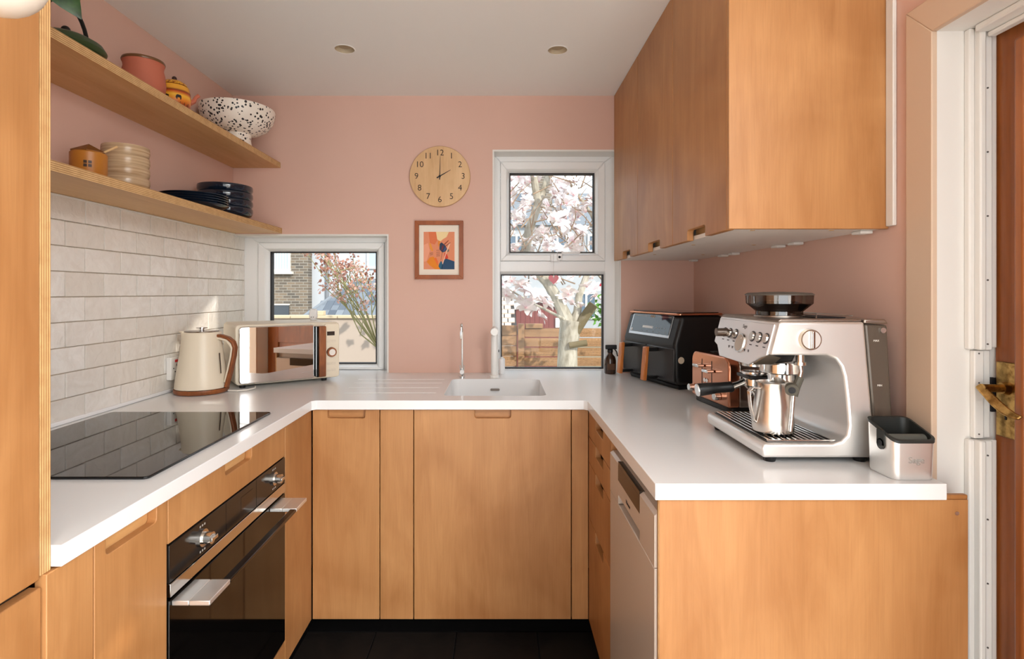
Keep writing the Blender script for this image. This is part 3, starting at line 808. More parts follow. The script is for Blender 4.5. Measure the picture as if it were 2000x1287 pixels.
# ================================================================== WALL SOCKET
so = thing('wall_socket', 'white switched socket with red neon and red rocker on the tiles', 'socket', (LX+0.010,2.08,0.99))
x0 = LX+0.009
pl = MB().box(x0,x0+0.018,2.008,2.150,0.950,1.033).build('plate', mat('socket_white', srgb(238,236,232), 0.3), so, bevel=0.002)
red = mat('red_switch', srgb(214,30,34), 0.35)
MB().box(x0+0.0175,x0+0.020,2.032,2.054,1.014,1.024).build('neon', red, pl, bevel=0.0008)
MB().box(x0+0.0175,x0+0.023,2.066,2.079,0.984,1.006).build('rocker', red, pl, bevel=0.001)
for y, z, a, b in ((2.043,1.003,0.0018,0.004),(2.024,0.992,0.003,0.0018),(2.034,0.979,0.003,0.0022),(2.053,0.982,0.003,0.0022)):
    MB().box(x0+0.0175,x0+0.0184,y-a,y+a,z-b,z+b).build('pin_hole', gasket, pl)

# ================================================================== AIR FRYER
matte_black = mat('matte_black_shell', srgb(17,17,18), 0.42)
amber = wood('copper_wood_trim', srgb(214,132,66), srgb(170,92,38), scale=(30,30,3), rough=0.28, fine=0.3, coat=0.3)
af = thing('air_fryer', 'black double-drawer air fryer with copper-toned handles and rim', 'air fryer', (0.721,2.278,WT), math.atan2(-0.966,0.263))
prof = [(-0.098,0.018),(0.100,0.018),(0.108,0.04),(0.108,0.27),(0.100,0.284),(-0.080,0.284),(-0.112,0.178),(-0.112,0.165),(-0.110,0.05)]
MB().prism(prof,'x',-0.200,0.200).build('body', matte_black, af, world=False, bevel=0.014, seg=4)
MB().prism([(-0.085,0.0003),(0.09,0.0003),(0.095,0.0175),(-0.093,0.0175)],'x',-0.185,0.185).build('base', darkplastic, af, world=False, bevel=0.004)
MB().prism(rrect(-0.197,0.197,-0.092,0.110,0.018,4),'z',0.2845,0.2935).build('rim', copper, af, world=False, bevel=0.003)
MB().prism(rrect(-0.185,0.185,-0.078,0.100,0.015,4),'z',0.2937,0.2965).build('top_plate', black_gloss, af, world=False, bevel=0.001)
# control panel lies on the sloping upper front
def slope(x, t, out):                              # t 0..1 up the slope, out = lift along its normal
    y = -0.112+0.032*t; z = 0.178+0.106*t
    return (x, y-0.957*out, z+0.289*out)
def splate(name, u0, u1, t0, t1, o0, o1, m, par, rr=0.0):
    a = []
    for oo in (o0, o1):
        a.append([slope(u0,t0,oo), slope(u1,t0,oo), slope(u1,t1,oo), slope(u0,t1,oo)])
    return MB().loft(a).build(name, m, par, world=False, bevel=0.0008)
bz = splate('bezel', -0.160,0.150,0.16,0.96,0.0,0.0025, mat('silver_bezel', srgb(190,194,198), 0.3, 0.6), af)
sc_ = splate('control_screen', -0.150,0.147,0.26,0.98,0.0027,0.0042, mat('touch_screen', srgb(44,52,60), 0.05, spec=0.7), af)
put_text('lettering', 'NINJA', 0.013, mat('pale_lettering', srgb(198,176,150), 0.4), sc_, slope(0.005,0.90,0.0046), (1,0,0), (0,0.289,0.957))
splate('start_button', -0.055,0.025,0.44,0.53,0.0043,0.0049, mat('white_button', srgb(220,222,222), 0.4), sc_)
splate('screen_line', -0.14,-0.028,0.895,0.905,0.0043,0.0047, MATS['pale_lettering'], sc_)
splate('screen_line', 0.038,0.14,0.895,0.905,0.0043,0.0047, MATS['pale_lettering'], sc_)
for i in range(5): splate('screen_icon', -0.06+i*0.045,-0.052+i*0.045,0.31,0.345,0.0043,0.0047, mat('dim_icon', srgb(130,136,140), 0.4), sc_)
for i in range(4): splate('screen_icon', 0.05+i*0.02,0.056+i*0.02,0.46,0.50,0.0043,0.0047, MATS['dim_icon'], sc_)
MB().cyl(slope(-0.138,0.34,0.0043),slope(-0.138,0.34,0.005),0.007,n=16).build('power_button', MATS['white_button'], sc_, world=False)
for c0, hx in ((-0.198,-0.118),(0.002,0.080)):
    dwr = MB().box(c0,c0+0.196,-0.1165,-0.106,0.032,0.160).build('drawer', mat('satin_black_drawer', srgb(34,33,34), 0.36), af, world=False, bevel=0.004)
    MB().box(hx-0.011,hx+0.011,-0.160,-0.117,0.140,0.154).build('handle_arm', darkplastic, dwr, world=False, bevel=0.003)
    MB().box(hx-0.011,hx+0.011,-0.168,-0.117,0.030,0.042).build('handle_arm', darkplastic, dwr, world=False, bevel=0.003)
    MB().add([(hx-0.013,-0.172,0.158),(hx+0.013,-0.172,0.158),(hx+0.013,-0.156,0.160),(hx-0.013,-0.156,0.160),
              (hx-0.013,-0.184,0.026),(hx+0.013,-0.184,0.026),(hx+0.013,-0.168,0.024),(hx-0.013,-0.168,0.024)],
             [(0,1,2,3),(7,6,5,4),(0,4,5,1),(1,5,6,2),(2,6,7,3),(3,7,4,0)]).build('handle_grip', amber, dwr, world=False, bevel=0.003)
MB().cyl((0.2,-0.085,0.115),(0.2008,-0.085,0.115),0.013,n=20).build('round_sticker', mat('beige_sticker', srgb(206,188,164), 0.6), af, world=False)

# ================================================================== TOASTER
ts = thing('toaster', 'polished copper four-slice toaster behind the coffee machine', 'toaster', (0.785,1.795,WT), math.atan2(-0.993,0.113))
def tprof(w, z0, z1, r, n=6):
    p = [(-w,z0),(w,z0)]
    for i in range(n+1):
        a = PI/2*i/n; p.append((w-r+r*math.cos(a), z1-r+r*math.sin(a)))
    for i in range(n+1):
        a = PI/2+PI/2*i/n; p.append((-w+r+r*math.cos(a), z1-r+r*math.sin(a)))
    return p
MB().prism(tprof(0.122,0.018,0.172,0.03),'y',-0.096,-0.060).build('front_shell', copper, ts, world=False, bevel=0.006, seg=3)
MB().prism(tprof(0.120,0.018,0.170,0.028),'y',-0.0595,0.092).build('body', mat('smoked_chrome', (0.42,0.40,0.38,1), 0.12, 1.0), ts, world=False, bevel=0.003)
MB().prism(rrect(-0.116,0.116,-0.090,0.088,0.02,4),'z',0.0003,0.0178).build('base', darkplastic, ts, world=False, bevel=0.003)
for x in (-0.075,-0.028,0.028,0.075):
    MB().box(x-0.014,x+0.014,-0.045,0.080,0.1695,0.1712).build('bread_slot', gasket, ts, world=False)
for x, z in ((-0.047,0.128),(0.018,0.118)):
    MB().box(x-0.0018,x+0.0018,-0.0966,-0.0955,0.040,0.150).build('lever_slot', gasket, ts, world=False)
    MB().prism(rrect(x-0.020,x+0.020,z-0.005,z+0.005,0.004,3),'y',-0.122,-0.098).build('lever', chrome, ts, world=False, bevel=0.002)
for x in (-0.048+0.020,-0.048+0.036):
    MB().cyl((x,-0.0962,0.082),(x,-0.0985,0.082),0.007,n=18).build('button', mat('pale_metal', (0.8,0.79,0.77,1), 0.2, 1.0), ts, world=False, bevel=0.001)
for x in (-0.105,0.066):
    MB().cyl((x,-0.0962,0.045),(x,-0.116,0.045),0.013,0.012,n=20).build('browning_knob', chrome, ts, world=False, bevel=0.0015)

# ================================================================== ESPRESSO MACHINE
em = thing('espresso_machine', 'brushed steel espresso machine with bean hopper and pressure dial', 'coffee machine', (0.70,1.34,WT))
EY0, EY1 = 1.184, 1.500
side = [(0.576,0.914),(0.5735,0.936),(0.580,0.9445),(0.728,0.9445),(0.748,0.950),(0.760,0.963),(0.7635,0.985),(0.760,1.035),(0.7535,1.090),
        (0.747,1.113),(0.735,1.129),(0.716,1.137),(0.5925,1.138),(0.6105,1.207),(0.616,1.2105),(0.797,1.2105),(0.8225,0.914)]
MB().prism(side,'y',EY0,EY1).build('body', steel, em, bevel=0.007, seg=3)
# top: grey steel cap with raised warming tray rails
MB().prism([(0.612,1.2108),(0.797,1.2108),(0.7955,1.2165),(0.619,1.2165)],'y',EY0+0.008,EY1-0.008).build('top_cap', mat('warm_grey_metal', (0.42,0.37,0.33,1), 0.35, 1.0), em, bevel=0.002)
MB().box(0.715,0.785,1.23,1.46,1.2168,1.219).build('cup_tray', gasket, em)
MB().tube([(0.71,1.215,1.217),(0.71,1.215,1.226),(0.79,1.215,1.223),(0.79,1.475,1.223),(0.71,1.475,1.226),(0.71,1.475,1.217)],0.002,6).build('tray_rail', MATS['warm_grey_metal'], em)
for y in (1.205,1.478):
    for x in (0.60,0.80):
        MB().cyl((x,y,WT+0.0003),(x,y,0.9138),0.012,0.015,n=16).build('foot', darkplastic, em)
# water tank at the back
tank = MB().prism([(0.801,1.206),(0.852,1.204),(0.864,0.985),(0.8205,0.985)],'y',EY0+0.006,EY1-0.006).build('water_tank', mat('smoked_tank', srgb(98,88,78), 0.18, 0.25), em, bevel=0.006, seg=3)
MB().box(0.8235,0.868,EY0+0.004,EY1-0.004,0.914,0.9845).build('tank_base', steel, em, bevel=0.005)
MB().prism([(0.799,1.2065),(0.853,1.2065),(0.845,1.2165),(0.799,1.2165)],'y',EY0+0.004,EY1-0.004).build('tank_lid', MATS['warm_grey_metal'], em, bevel=0.003)
MB().cyl((0.840,EY0+0.0055,1.192),(0.840,EY0+0.002,1.192),0.006,n=18).build('tank_button', chrome, tank)
wp = mat('white_print', srgb(236,232,226), 0.5)
put_text('lettering', 'MAX', 0.006, wp, tank, Vector((0.8265,EY0+0.0056,1.169))-em.location, (1,0,0), (0,0,1))
put_text('lettering', 'MIN', 0.006, wp, tank, Vector((0.834,EY0+0.0056,1.071))-em.location, (1,0,0), (0,0,1))
# sloping front panel
def fx(z, out=0.0): return 0.5925+(z-1.138)*0.2609-out
def fpanel(poly, o0, o1):
    a = [[(fx(z,o),y,z) for y,z in poly] for o in (o0,o1)]
    return MB().loft(a)
pp = [(1.199,1.2045),(1.490,1.2045),(1.490,1.141),(1.466,1.134),(1.436,1.108),(1.268,1.106),(1.226,1.128),(1.199,1.136)]
panel_m = mat('control_panel_steel', (0.80,0.80,0.80,1), 0.33, 0.85)
fp = fpanel(pp,-0.004,0.0028).build('control_panel', panel_m, em, bevel=0.0015)
MB().prism([(fx(1.128)+0.004,1.1375),(0.70,1.1365),(0.69,1.112),(0.62,1.107),(fx(1.108)+0.006,1.109)],'y',1.275,1.430).build('head_shroud', darkplastic, em, bevel=0.003)
MB().add([(fx(1.132,-0.002),1.2275,1.129),(fx(1.108,-0.002),1.262,1.1065),(0.625,1.235,1.112),(0.625,1.204,1.130),(0.60,1.204,1.137),(0.625,1.262,1.112)],
         [(0,1,2,3),(0,3,4),(1,5,2),(0,4,3,2,5,1)]).build('grille_corner', mat('bronze_grille', (0.36,0.31,0.25,1), 0.3, 1.0), em, smooth=False)
nrm = Vector((-0.9676,0,0.2525))
ringm = mat('dark_button_ring', srgb(52,50,56), 0.35)
def fbutton(name, y, z, r, depth=0.0035, ringed=True):
    c = Vector((fx(z,0.0028),y,z))
    b = MB().cyl(c,c+nrm*0.0012,r*1.22,n=24).build(name, ringm, fp)
    MB().cyl(c+nrm*0.0012,c+nrm*(0.0012+depth),r,r*0.93,n=24).build('button_cap', steel_polished, b, ang=50)
    return b
for y, z in ((1.4385,1.1705),(1.407,1.1705),(1.373,1.1705),(1.2815,1.1715),(1.2495,1.1715),(1.2165,1.1715)):
    fbutton('button', y, z, 0.0105)
gc = Vector((fx(1.151,0.0028),1.334,1.151))
g = MB().cyl(gc,gc+nrm*0.004,0.0245,0.023,n=32).build('pressure_gauge', chrome, fp, ang=50)
MB().cyl(gc+nrm*0.0041,gc+nrm*0.0046,0.0205,n=32).build('gauge_face', mat('gauge_face', srgb(186,168,150), 0.2, 0.4), g)
MB().band([gc+nrm*0.0052+Vector((0.0,0.008,-0.013)),gc+nrm*0.0052+Vector((0.004,-0.008,0.013))],0.0016,0.0006,(0.2,1,0.6)).build('gauge_needle', wp, g)
MB().cyl((fx(1.171,0.003),1.424,1.171),(fx(1.171,0.032),1.424,1.171),0.011,0.0105,n=22).build('grind_knob', mat('dark_bronze', (0.16,0.13,0.11,1), 0.3, 1.0), fp, ang=50)
prn = mat('dark_print', srgb(70,68,70), 0.5)
for y, z in ((1.4385,1.152),(1.407,1.152),(1.373,1.152),(1.2815,1.152),(1.2495,1.152),(1.2165,1.152)):
    c = Vector((fx(z,0.0031),y,z)); MB().box(c.x,c.x+0.0006,c.y-0.006,c.y+0.006,c.z-0.0012,c.z+0.0012).build('print', prn, fp)
for y in (1.392,1.372,1.304,1.284):
    c = Vector((fx(1.135,0.0031),y,1.135)); MB().box(c.x,c.x+0.0006,c.y-0.002,c.y+0.002,c.z-0.005,c.z+0.005).build('indicator', prn, fp)
put_text('lettering', 'Sage', 0.013, mat('grey_print', srgb(140,138,138), 0.5), fp, Vector((fx(1.192,0.0032),1.332,1.192))-em.location, (0,-1,0), (0.2525,0,0.9676))
# steam dial on the near side
sd = MB().cyl((0.6757,EY0-0.0002,1.1724),(0.6757,EY0-0.010,1.1724),0.0235,0.0222,n=36).build('steam_dial', mat('bronze_steel', (0.50,0.42,0.34,1), 0.25, 1.0), em, ang=50)
MB().cyl((0.6757,EY0-0.0101,1.1724),(0.6757,EY0-0.011,1.1724),0.0195,n=36).build('dial_face', steel, sd)
MB().box(0.6727,0.6802,EY0-0.0185,EY0-0.0112,1.1536,1.1912).build('dial_grip', steel_polished, sd, bevel=0.002)
# hopper
smoke = glazing('smoked_hopper', (0.36,0.30,0.27,1), 0.14)
hc = (0.683,1.325,0.0)
hp_ = MB().lathe([(0.052,1.217),(0.052,1.2295),(0.0735,1.2485),(0.0745,1.268)],hc,40).build('bean_hopper', smoke, em)
MB().lathe([(0.0765,1.2682),(0.0765,1.2705),(0.070,1.2742),(0.030,1.2765),(0.001,1.277)],hc,40).build('hopper_lid', mat('lid_grey', srgb(84,76,68), 0.35), hp_)
MB().lathe([(0.048,1.219),(0.048,1.230),(0.064,1.2445),(0.040,1.253),(0.001,1.255)],hc,28).build('coffee_beans', mat('coffee_beans', srgb(36,22,16), 0.6), hp_)
MB().lathe([(0.056,1.2168),(0.056,1.2195),(0.0525,1.2205)],hc,36).build('hopper_collar', MATS['warm_grey_metal'], hp_)
# brewing group, grinder outlet, steam wand
MB().lathe([(0.046,1.1085),(0.047,1.104),(0.047,1.084),(0.044,1.081),(0.030,1.081),(0.030,1.060),(0.001,1.060)],(0.680,1.312,0),32).build('brew_group', chrome, em)
MB().lathe([(0.030,1.109),(0.030,1.086),(0.026,1.084),(0.001,1.084)],(0.660,1.405,0),24).build('grinder_outlet', chrome, em)
MB().box(0.632,0.76,1.368,1.446,1.054,1.064).build('cradle', darkplastic, em, bevel=0.003)
st = MB().cyl((0.672,1.212,1.137),(0.672,1.212,1.113),0.009,n=16).cyl((0.672,1.212,1.120),(0.672,1.212,1.113),0.013,n=16).build('wand_joint', steel_polished, em)
MB().tube([(0.672,1.212,1.115),(0.6725,1.2085,1.099),(0.668,1.206,1.084),(0.659,1.204,1.066),(0.652,1.203,1.045),(0.648,1.202,1.000),(0.6445,1.2015,0.968)],[0.0048]*4+[0.0042,0.004,0.0045],10).build('steam_wand', steel_polished, st)
MB().tube([(0.6685,1.206,1.086),(0.659,1.204,1.066),(0.6525,1.203,1.046)],0.0085,10).cyl((0.643,1.192,1.060),(0.647,1.203,1.064),0.014,0.013,n=18).build('wand_grip', mat('grey_rubber', srgb(82,78,68), 0.6), st)
MB().cyl((0.6425,1.1905,1.0598),(0.6428,1.1915,1.0600),0.0075,n=16).build('grip_hole', gasket, st)
# drip tray with bars
dt = MB().box(0.590,0.744,1.200,1.486,0.9447,0.9462).build('drip_tray', mat('tray_dark', srgb(30,28,26), 0.4), em)
bar = MB().box(-0.0028,0.0028,-0.140,0.140,0.0,0.0028).mesh('grille_bar', smooth=False)
for i in range(12):
    obj('grille_bar', bar, steel_polished, dt, Vector((0.598+i*0.0125,1.343,0.9464))-em.location, 0.0008, 1)
MB().box(0.592,0.742,1.199,1.2025,0.9464,0.9492).box(0.592,0.742,1.4835,1.487,0.9464,0.9492).build('grille_frame', steel_polished, dt)

# portafilter resting in the grinder cradle
pf = thing('portafilter', 'chrome portafilter with thick black handle under the grinder outlet', 'portafilter', (0.655,1.408,1.02))
MB().lathe([(0.001,1.026),(0.018,1.026),(0.027,1.036),(0.0275,1.066),(0.031,1.067),(0.031,1.071),(0.026,1.071),(0.025,1.045),(0.001,1.044)],(0.661,1.408,0),28).build('basket', chrome, pf)
MB().tube([(0.640,1.408,1.046),(0.620,1.408,1.037),(0.603,1.408,1.031)],[0.009,0.0085,0.010],12).build('neck', chrome, pf)
MB().tube([(0.604,1.408,1.0315),(0.600,1.408,1.0305),(0.596,1.408,1.030),(0.560,1.408,1.0275),(0.556,1.408,1.027),(0.535,1.408,1.0245),(0.515,1.408,1.022)],[0.013,0.0145,0.0135,0.0138,0.0145,0.016,0.0172],20).build('handle', darkplastic, pf, ang=50)
MB().tube([(0.515,1.408,1.022),(0.5125,1.408,1.0217)],[0.0165,0.0155],20).build('end_cap', chrome, pf)
MB().tube([(0.661,1.408,1.027),(0.661,1.408,1.018),(0.661,1.398,1.012),(0.661,1.395,1.006)],0.005,10).tube([(0.661,1.408,1.018),(0.661,1.418,1.012),(0.661,1.421,1.006)],0.005,10).build('spouts', chrome, pf)

# milk jug on the tray
mj = thing('milk_jug', 'small steel milk frothing jug standing on the drip tray', 'jug', (0.641,1.272,0.9495))
MB().lathe([(0.001,0.0003),(0.040,0.0003),(0.0445,0.004),(0.0455,0.012),(0.0450,0.035),(0.042,0.065),(0.0375,0.092),(0.0365,0.108),(0.038,0.116),(0.0365,0.116),(0.0350,0.108),(0.036,0.09),(0.001,0.085)],n=36).build('body', mat('satin_steel', (0.74,0.71,0.67,1), 0.26, 1.0), mj, world=False)
MB().band([(-0.034,-0.006,0.103),(-0.052,-0.008,0.104),(-0.060,-0.009,0.096),(-0.056,-0.008,0.060),(-0.049,-0.007,0.030),(-0.040,-0.006,0.020)],0.012,0.003,(0.15,-1,0)).build('handle', steel_polished, mj, world=False, bevel=0.001)
MB().add([(0.030,-0.018,0.100),(0.030,0.018,0.100),(0.050,0,0.119),(0.036,-0.012,0.1165),(0.036,0.012,0.1165)],[(0,2,3),(1,4,2),(0,1,2),(3,2,4)]).build('lip', steel_polished, mj, world=False)

# ================================================================== KNOCK BOX
kb = thing('knock_box', 'open steel coffee knock box with black lining at the worktop end', 'knock box', (0.821,1.118,WT))
def kring(ins, zf, r=0.014, sc=1.0):
    pts = []
    for x, y in rrect(0.781+ins,0.868-ins,1.0745+ins,1.158-ins,r,5):
        cx, cy = 0.8245, 1.116
        X = cx+(x-cx)*sc; Y = cy+(y-cy)*sc
        pts.append((X,Y,zf(y)))
    return pts
def ktop(d):
    return lambda y: WT+0.079+0.030*((y-1.0745)/0.0835)**0.8-d if y > 1.0745 else WT+0.079-d
MB().loft([kring(0,lambda y: WT+0.0004,sc=0.93), kring(0,lambda y: WT+0.004,sc=0.955), kring(0,ktop(0.004))],cap1=False).build('steel_shell', steel, kb, ang=30)
MB().loft([kring(-0.0012,ktop(0.005)),kring(-0.0012,ktop(0.0)),kring(0.003,ktop(0.0)),kring(0.004,lambda y: WT+0.015),],cap0=False).build('rubber_liner', mat('black_liner', srgb(40,42,40), 0.45), kb, ang=40)
MB().cyl((0.7855,1.105,WT+0.074),(0.8635,1.105,WT+0.074),0.011,n=20).build('knock_bar', mat('grey_bar', srgb(92,94,88), 0.5), kb)
gm = MB().box(0.7785,0.7815,1.098,1.120,WT+0.062,WT+0.092).cyl((0.7785,1.109,WT+0.064),(0.7815,1.109,WT+0.064),0.011,n=20).build('grommet', MATS['black_liner'], kb)
MB().cyl((0.7770,1.109,WT+0.066),(0.7786,1.109,WT+0.066),0.006,n=18).build('grommet_plug', gasket, gm)
put_text('lettering', 'Sage', 0.018, mat('etched_steel', (0.52,0.50,0.47,1), 0.5, 0.8), kb, Vector((0.826,1.0745,WT+0.040))-kb.location+Vector((0,-0.0002,0)), (1,0,0), (0,0.02,1))

# ================================================================== TAPS AND BOTTLES BY THE SINK
tp = thing('water_tap', 'slim chrome filtered-water tap on the worktop left of the white tap', 'tap', (-0.163,2.392,WT))
MB().lathe([(0.001,0.0002),(0.013,0.0002),(0.013,0.006),(0.009,0.009),(0.009,0.040),(0.001,0.041)],n=20).build('base', chrome, tp, world=False)
MB().tube([(0,0,0.040),(0,0,0.195),(0,-0.008,0.222),(0,-0.028,0.238),(0,-0.052,0.237),(0,-0.068,0.222),(0,-0.073,0.196),(0,-0.073,0.176)],0.0042,10).build('spout', chrome, tp, world=False)
MB().cyl((0,-0.009,0.026),(0,-0.020,0.026),0.0095,n=18).build('lever_hub', MATS['white_plastic'], tp, world=False)
MB().tube([(-0.008,-0.014,0.034),(-0.0085,-0.014,0.056)],0.0018,8).tube([(0.008,-0.014,0.034),(0.0085,-0.014,0.056)],0.0018,8).build('lever', chrome, tp, world=False)

wtap = mat('white_tap_finish', srgb(236,234,230), 0.3)
tp = thing('mixer_tap', 'tall white mixer tap with round spout end at the back of the sink', 'tap', (-0.020,2.392,WT))
MB().lathe([(0.001,0.0002),(0.022,0.0002),(0.022,0.010),(0.0165,0.012),(0.0160,0.182),(0.0145,0.186),(0.001,0.186)],n=28).build('column', wtap, tp, world=False)
MB().cyl((0,0.010,0.208),(0,-0.115,0.208),0.0165,n=28).build('spout', wtap, tp, world=False, bevel=0.002)
MB().lathe([(0.0125,0.1862),(0.0125,0.196)],n=24).build('swivel_ring', mat('brass_ring', srgb(150,110,60), 0.3, 0.9), tp, world=False)
MB().tube([(0,-0.02,0.2245),(-0.003,-0.022,0.262)],0.0022,8).build('lever', wtap, tp, world=False)

sb = thing('soap_bottle', 'small white bottle standing against the tall window frame', 'bottle', (0.0125,2.50,WT))
MB().lathe([(0.001,0.0002),(0.0125,0.0002),(0.014,0.004),(0.014,0.066),(0.012,0.070),(0.001,0.0705)],n=24).build('body', MATS['white_plastic'], sb, world=False)
MB().cyl((0,0,0.0706),(0,0,0.076),0.007,n=14).build('cap', MATS['white_plastic'], sb, world=False)

amber_glass = mat('amber_glass', srgb(58,34,18), 0.12, coat=0.5)
sp_ = thing('spray_bottle', 'amber spray bottle with black trigger beside the air fryer', 'bottle', (0.512,2.505,WT))
MB().lathe([(0.001,0.0002),(0.025,0.0002),(0.027,0.004),(0.027,0.062),(0.023,0.078),(0.012,0.090),(0.011,0.096),(0.001,0.096)],n=28).build('body', amber_glass, sp_, world=False)
tr = MB().cyl((0,0,0.0962),(0,0,0.112),0.013,n=18).box(-0.022,0.030,-0.008,0.008,0.1122,0.132).build('spray_head', darkplastic, sp_, world=False, bevel=0.003)
MB().band([(0.020,0,0.113),(0.030,0,0.100),(0.034,0,0.080)],0.010,0.005,(0,1,0)).build('trigger', darkplastic, tr, world=False)
MB().box(-0.018,0.016,-0.0275,-0.0268,0.02,0.048).build('label_print', mat('brown_label', srgb(92,60,38), 0.6), sp_, world=False)

# red glass heart hanging from the window handle
ht = thing('heart_ornament', 'red glass heart hanging on a string from the window handle', 'ornament', (0.2588,2.585,1.315))
hpoly = []
for i in range(40):
    a = 2*PI*i/40
    hpoly.append((0.00154*16*math.sin(a)**3, 0.0016*(13*math.cos(a)-5*math.cos(2*a)-2*math.cos(3*a)-math.cos(4*a))+0.024))
MB().prism(hpoly,'y',-0.004,0.004).build('heart', mat('red_glass', srgb(206,16,30), 0.08, coat=0.5), ht, world=False, bevel=0.002)
MB().tube([(0.0,-0.0048,0.032),(0.0,-0.0048,0.047),(0.0,0.0,0.060),(0.001,0.003,0.142)],0.0007,6).cyl((0,-0.0062,0.033),(0,-0.0042,0.033),0.003,n=12).build('string', mat('silver_string', srgb(206,200,196), 0.4), ht, world=False)

# ================================================================== CLOCK AND PICTURE ON THE BACK WALL
pale_oak = wood('clock_oak', srgb(230,192,146), srgb(206,162,114), scale=(26,26,1.4), rough=0.5, fine=0.2)
ck = thing('wall_clock', 'round pale wooden wall clock showing two o\'clock', 'clock', (-0.2745,2.529,1.813))
MB().cyl((0,-0.001,0),(0,-0.020,0),0.1405,n=72).build('face', pale_oak, ck, world=False, bevel=0.0025)
ink = mat('dark_brown_print', srgb(24,13,8), 0.6)
for hnum in range(1,13):
    a = PI/2-hnum*PI/6
    put_text('numeral', str(hnum), 0.039, ink, ck, (0.108*math.cos(a), -0.0206, 0.108*math.sin(a)), (1,0,0), (0,0,1), extrude=0.0003, bold=-0.0002)
for name, ang, L, w in (('hour_hand', PI/2-2*PI/6, 0.058, 0.004),('minute_hand', PI/2-0.03, 0.092, 0.003)):
    d = Vector((math.cos(ang),0,math.sin(ang)))
    MB().band([-d*0.016+Vector((0,-0.0235,0)), d*0.02+Vector((0,-0.0235,0)), d*L+Vector((0,-0.0235,0))],[w*1.5,w,w*0.35],0.0008,(-d.z,0,d.x)).build(name, mat('black_hands', srgb(14,12,12), 0.4), ck, world=False)
MB().cyl((0,-0.0203,0),(0,-0.0255,0),0.005,n=18).build('centre_cap', MATS['black_hands'], ck, world=False)

pf_ = thing('framed_picture', 'small framed abstract print in orange and blue below the clock', 'picture', (-0.279,2.5295,1.338))
frame_wood = wood('cherry_frame', srgb(176,96,44), srgb(128,62,24), scale=(20,20,2), rough=0.4)
fw, fh = 0.112, 0.270
ring(MB(), (-fw,fw,0,fh), (-fw+0.019,fw-0.019,0.019,fh-0.019), -0.020, -0.0005).build('frame', frame_wood, pf_, world=False, bevel=0.0012)
mt = MB().box(-fw+0.0192,fw-0.0192,-0.008,-0.001,0.0192,fh-0.0192).build('mount', mat('ivory_mount', srgb(240,228,212), 0.8), pf_, world=False)
pr0 = MB().box(-0.072,0.0715,-0.0086,-0.0082,0.0455,0.2195).build('print', mat('print_ground', srgb(226,142,104), 0.7), mt, world=False)
pw, ph_, px0, pz0 = 0.1435, 0.174, -0.072, 0.0455
def shape(col, pts, k):
    poly = [(px0+pw*u, pz0+ph_*(1-v)) for u, v in pts]
    nm = 'print_%d_%d_%d' % col
    MB().prism(poly,'y',-0.0087-0.0001*k,-0.00865-0.0001*k).build('colour_patch', mat(nm, srgb(*col), 0.7), pr0, world=False, smooth=False)
shape((222,118,72),[(0.16,0),(0.42,0),(0.44,0.22),(0.36,0.34),(0.2,0.3)],1)
shape((236,160,128),[(0.0,0.35),(0.14,0.3),(0.2,0.5),(0.1,0.78),(0,0.8)],1)
shape((242,214,160),[(0.4,0),(0.82,0),(0.74,0.14),(0.62,0.2),(0.54,0.26),(0.44,0.2)],2)
shape((230,150,50),[(0.18,0.28),(0.24,0.33),(0.31,0.5),(0.27,0.52),(0.21,0.44)],2)
shape((230,134,30),[(0.1,0.80),(0.2,0.68),(0.32,0.66),(0.42,0.76),(0.5,0.9),(0.54,1.0),(0.38,1.0),(0.2,0.9)],2)
shape((232,110,50),[(0.34,0.72),(0.4,0.68),(0.47,0.8),(0.45,0.9)],3)
shape((38,72,104),[(0.62,0.78),(0.72,0.71),(0.86,0.75),(1,0.79),(1,1),(0.58,1)],3)
shape((40,92,120),[(0.5,0.86),(0.56,0.77),(0.62,0.84),(0.6,1),(0.54,1),(0.48,0.92)],3)
shape((216,66,40),[(0.68,0.56),(0.76,0.6),(0.8,0.7),(0.72,0.73),(0.66,0.68)],3)
shape((46,60,84),[(0.52,0.32),(0.58,0.28),(0.7,0.36),(0.76,0.46),(0.7,0.53),(0.6,0.55),(0.51,0.46)],4)
shape((120,44,56),[(0.6,0.37),(0.66,0.36),(0.62,0.47),(0.57,0.5)],5)
shape((70,84,128),[(0.7,0.4),(0.74,0.44),(0.67,0.54),(0.63,0.51)],5)
shape((120,110,92),[(0.78,0.46),(0.83,0.48),(0.81,0.53),(0.76,0.54)],4)
shape((238,196,168),[(0.78,0.40),(0.84,0.31),(0.86,0.32),(0.76,0.52),(0.62,0.87),(0.6,0.84),(0.7,0.6)],6)
shape((88,60,60),[(0.6,0.54),(0.61,0.55),(0.56,0.76),(0.55,0.76)],5)
shape((230,136,40),[(0.47,0.24),(0.54,0.24),(0.5,0.4),(0.47,0.36)],3)
shape((122,66,50),[(0.71,0.37),(0.86,0.28),(0.87,0.29),(0.72,0.39)],5)
shape((150,70,40),[(0.66,0.32),(0.8,0.22),(0.81,0.24),(0.68,0.35)],5)
for i in range(4): shape((120,70,60),[(0.2+0.005*i,0.56+0.022*i),(0.31,0.545+0.02*i),(0.31,0.55+0.02*i),(0.2,0.57+0.022*i)],4)
for i in range(4): shape((110,66,58),[(0.41,0.49+0.05*i),(0.53,0.485+0.05*i),(0.53,0.495+0.05*i),(0.41,0.50+0.05*i)],4)
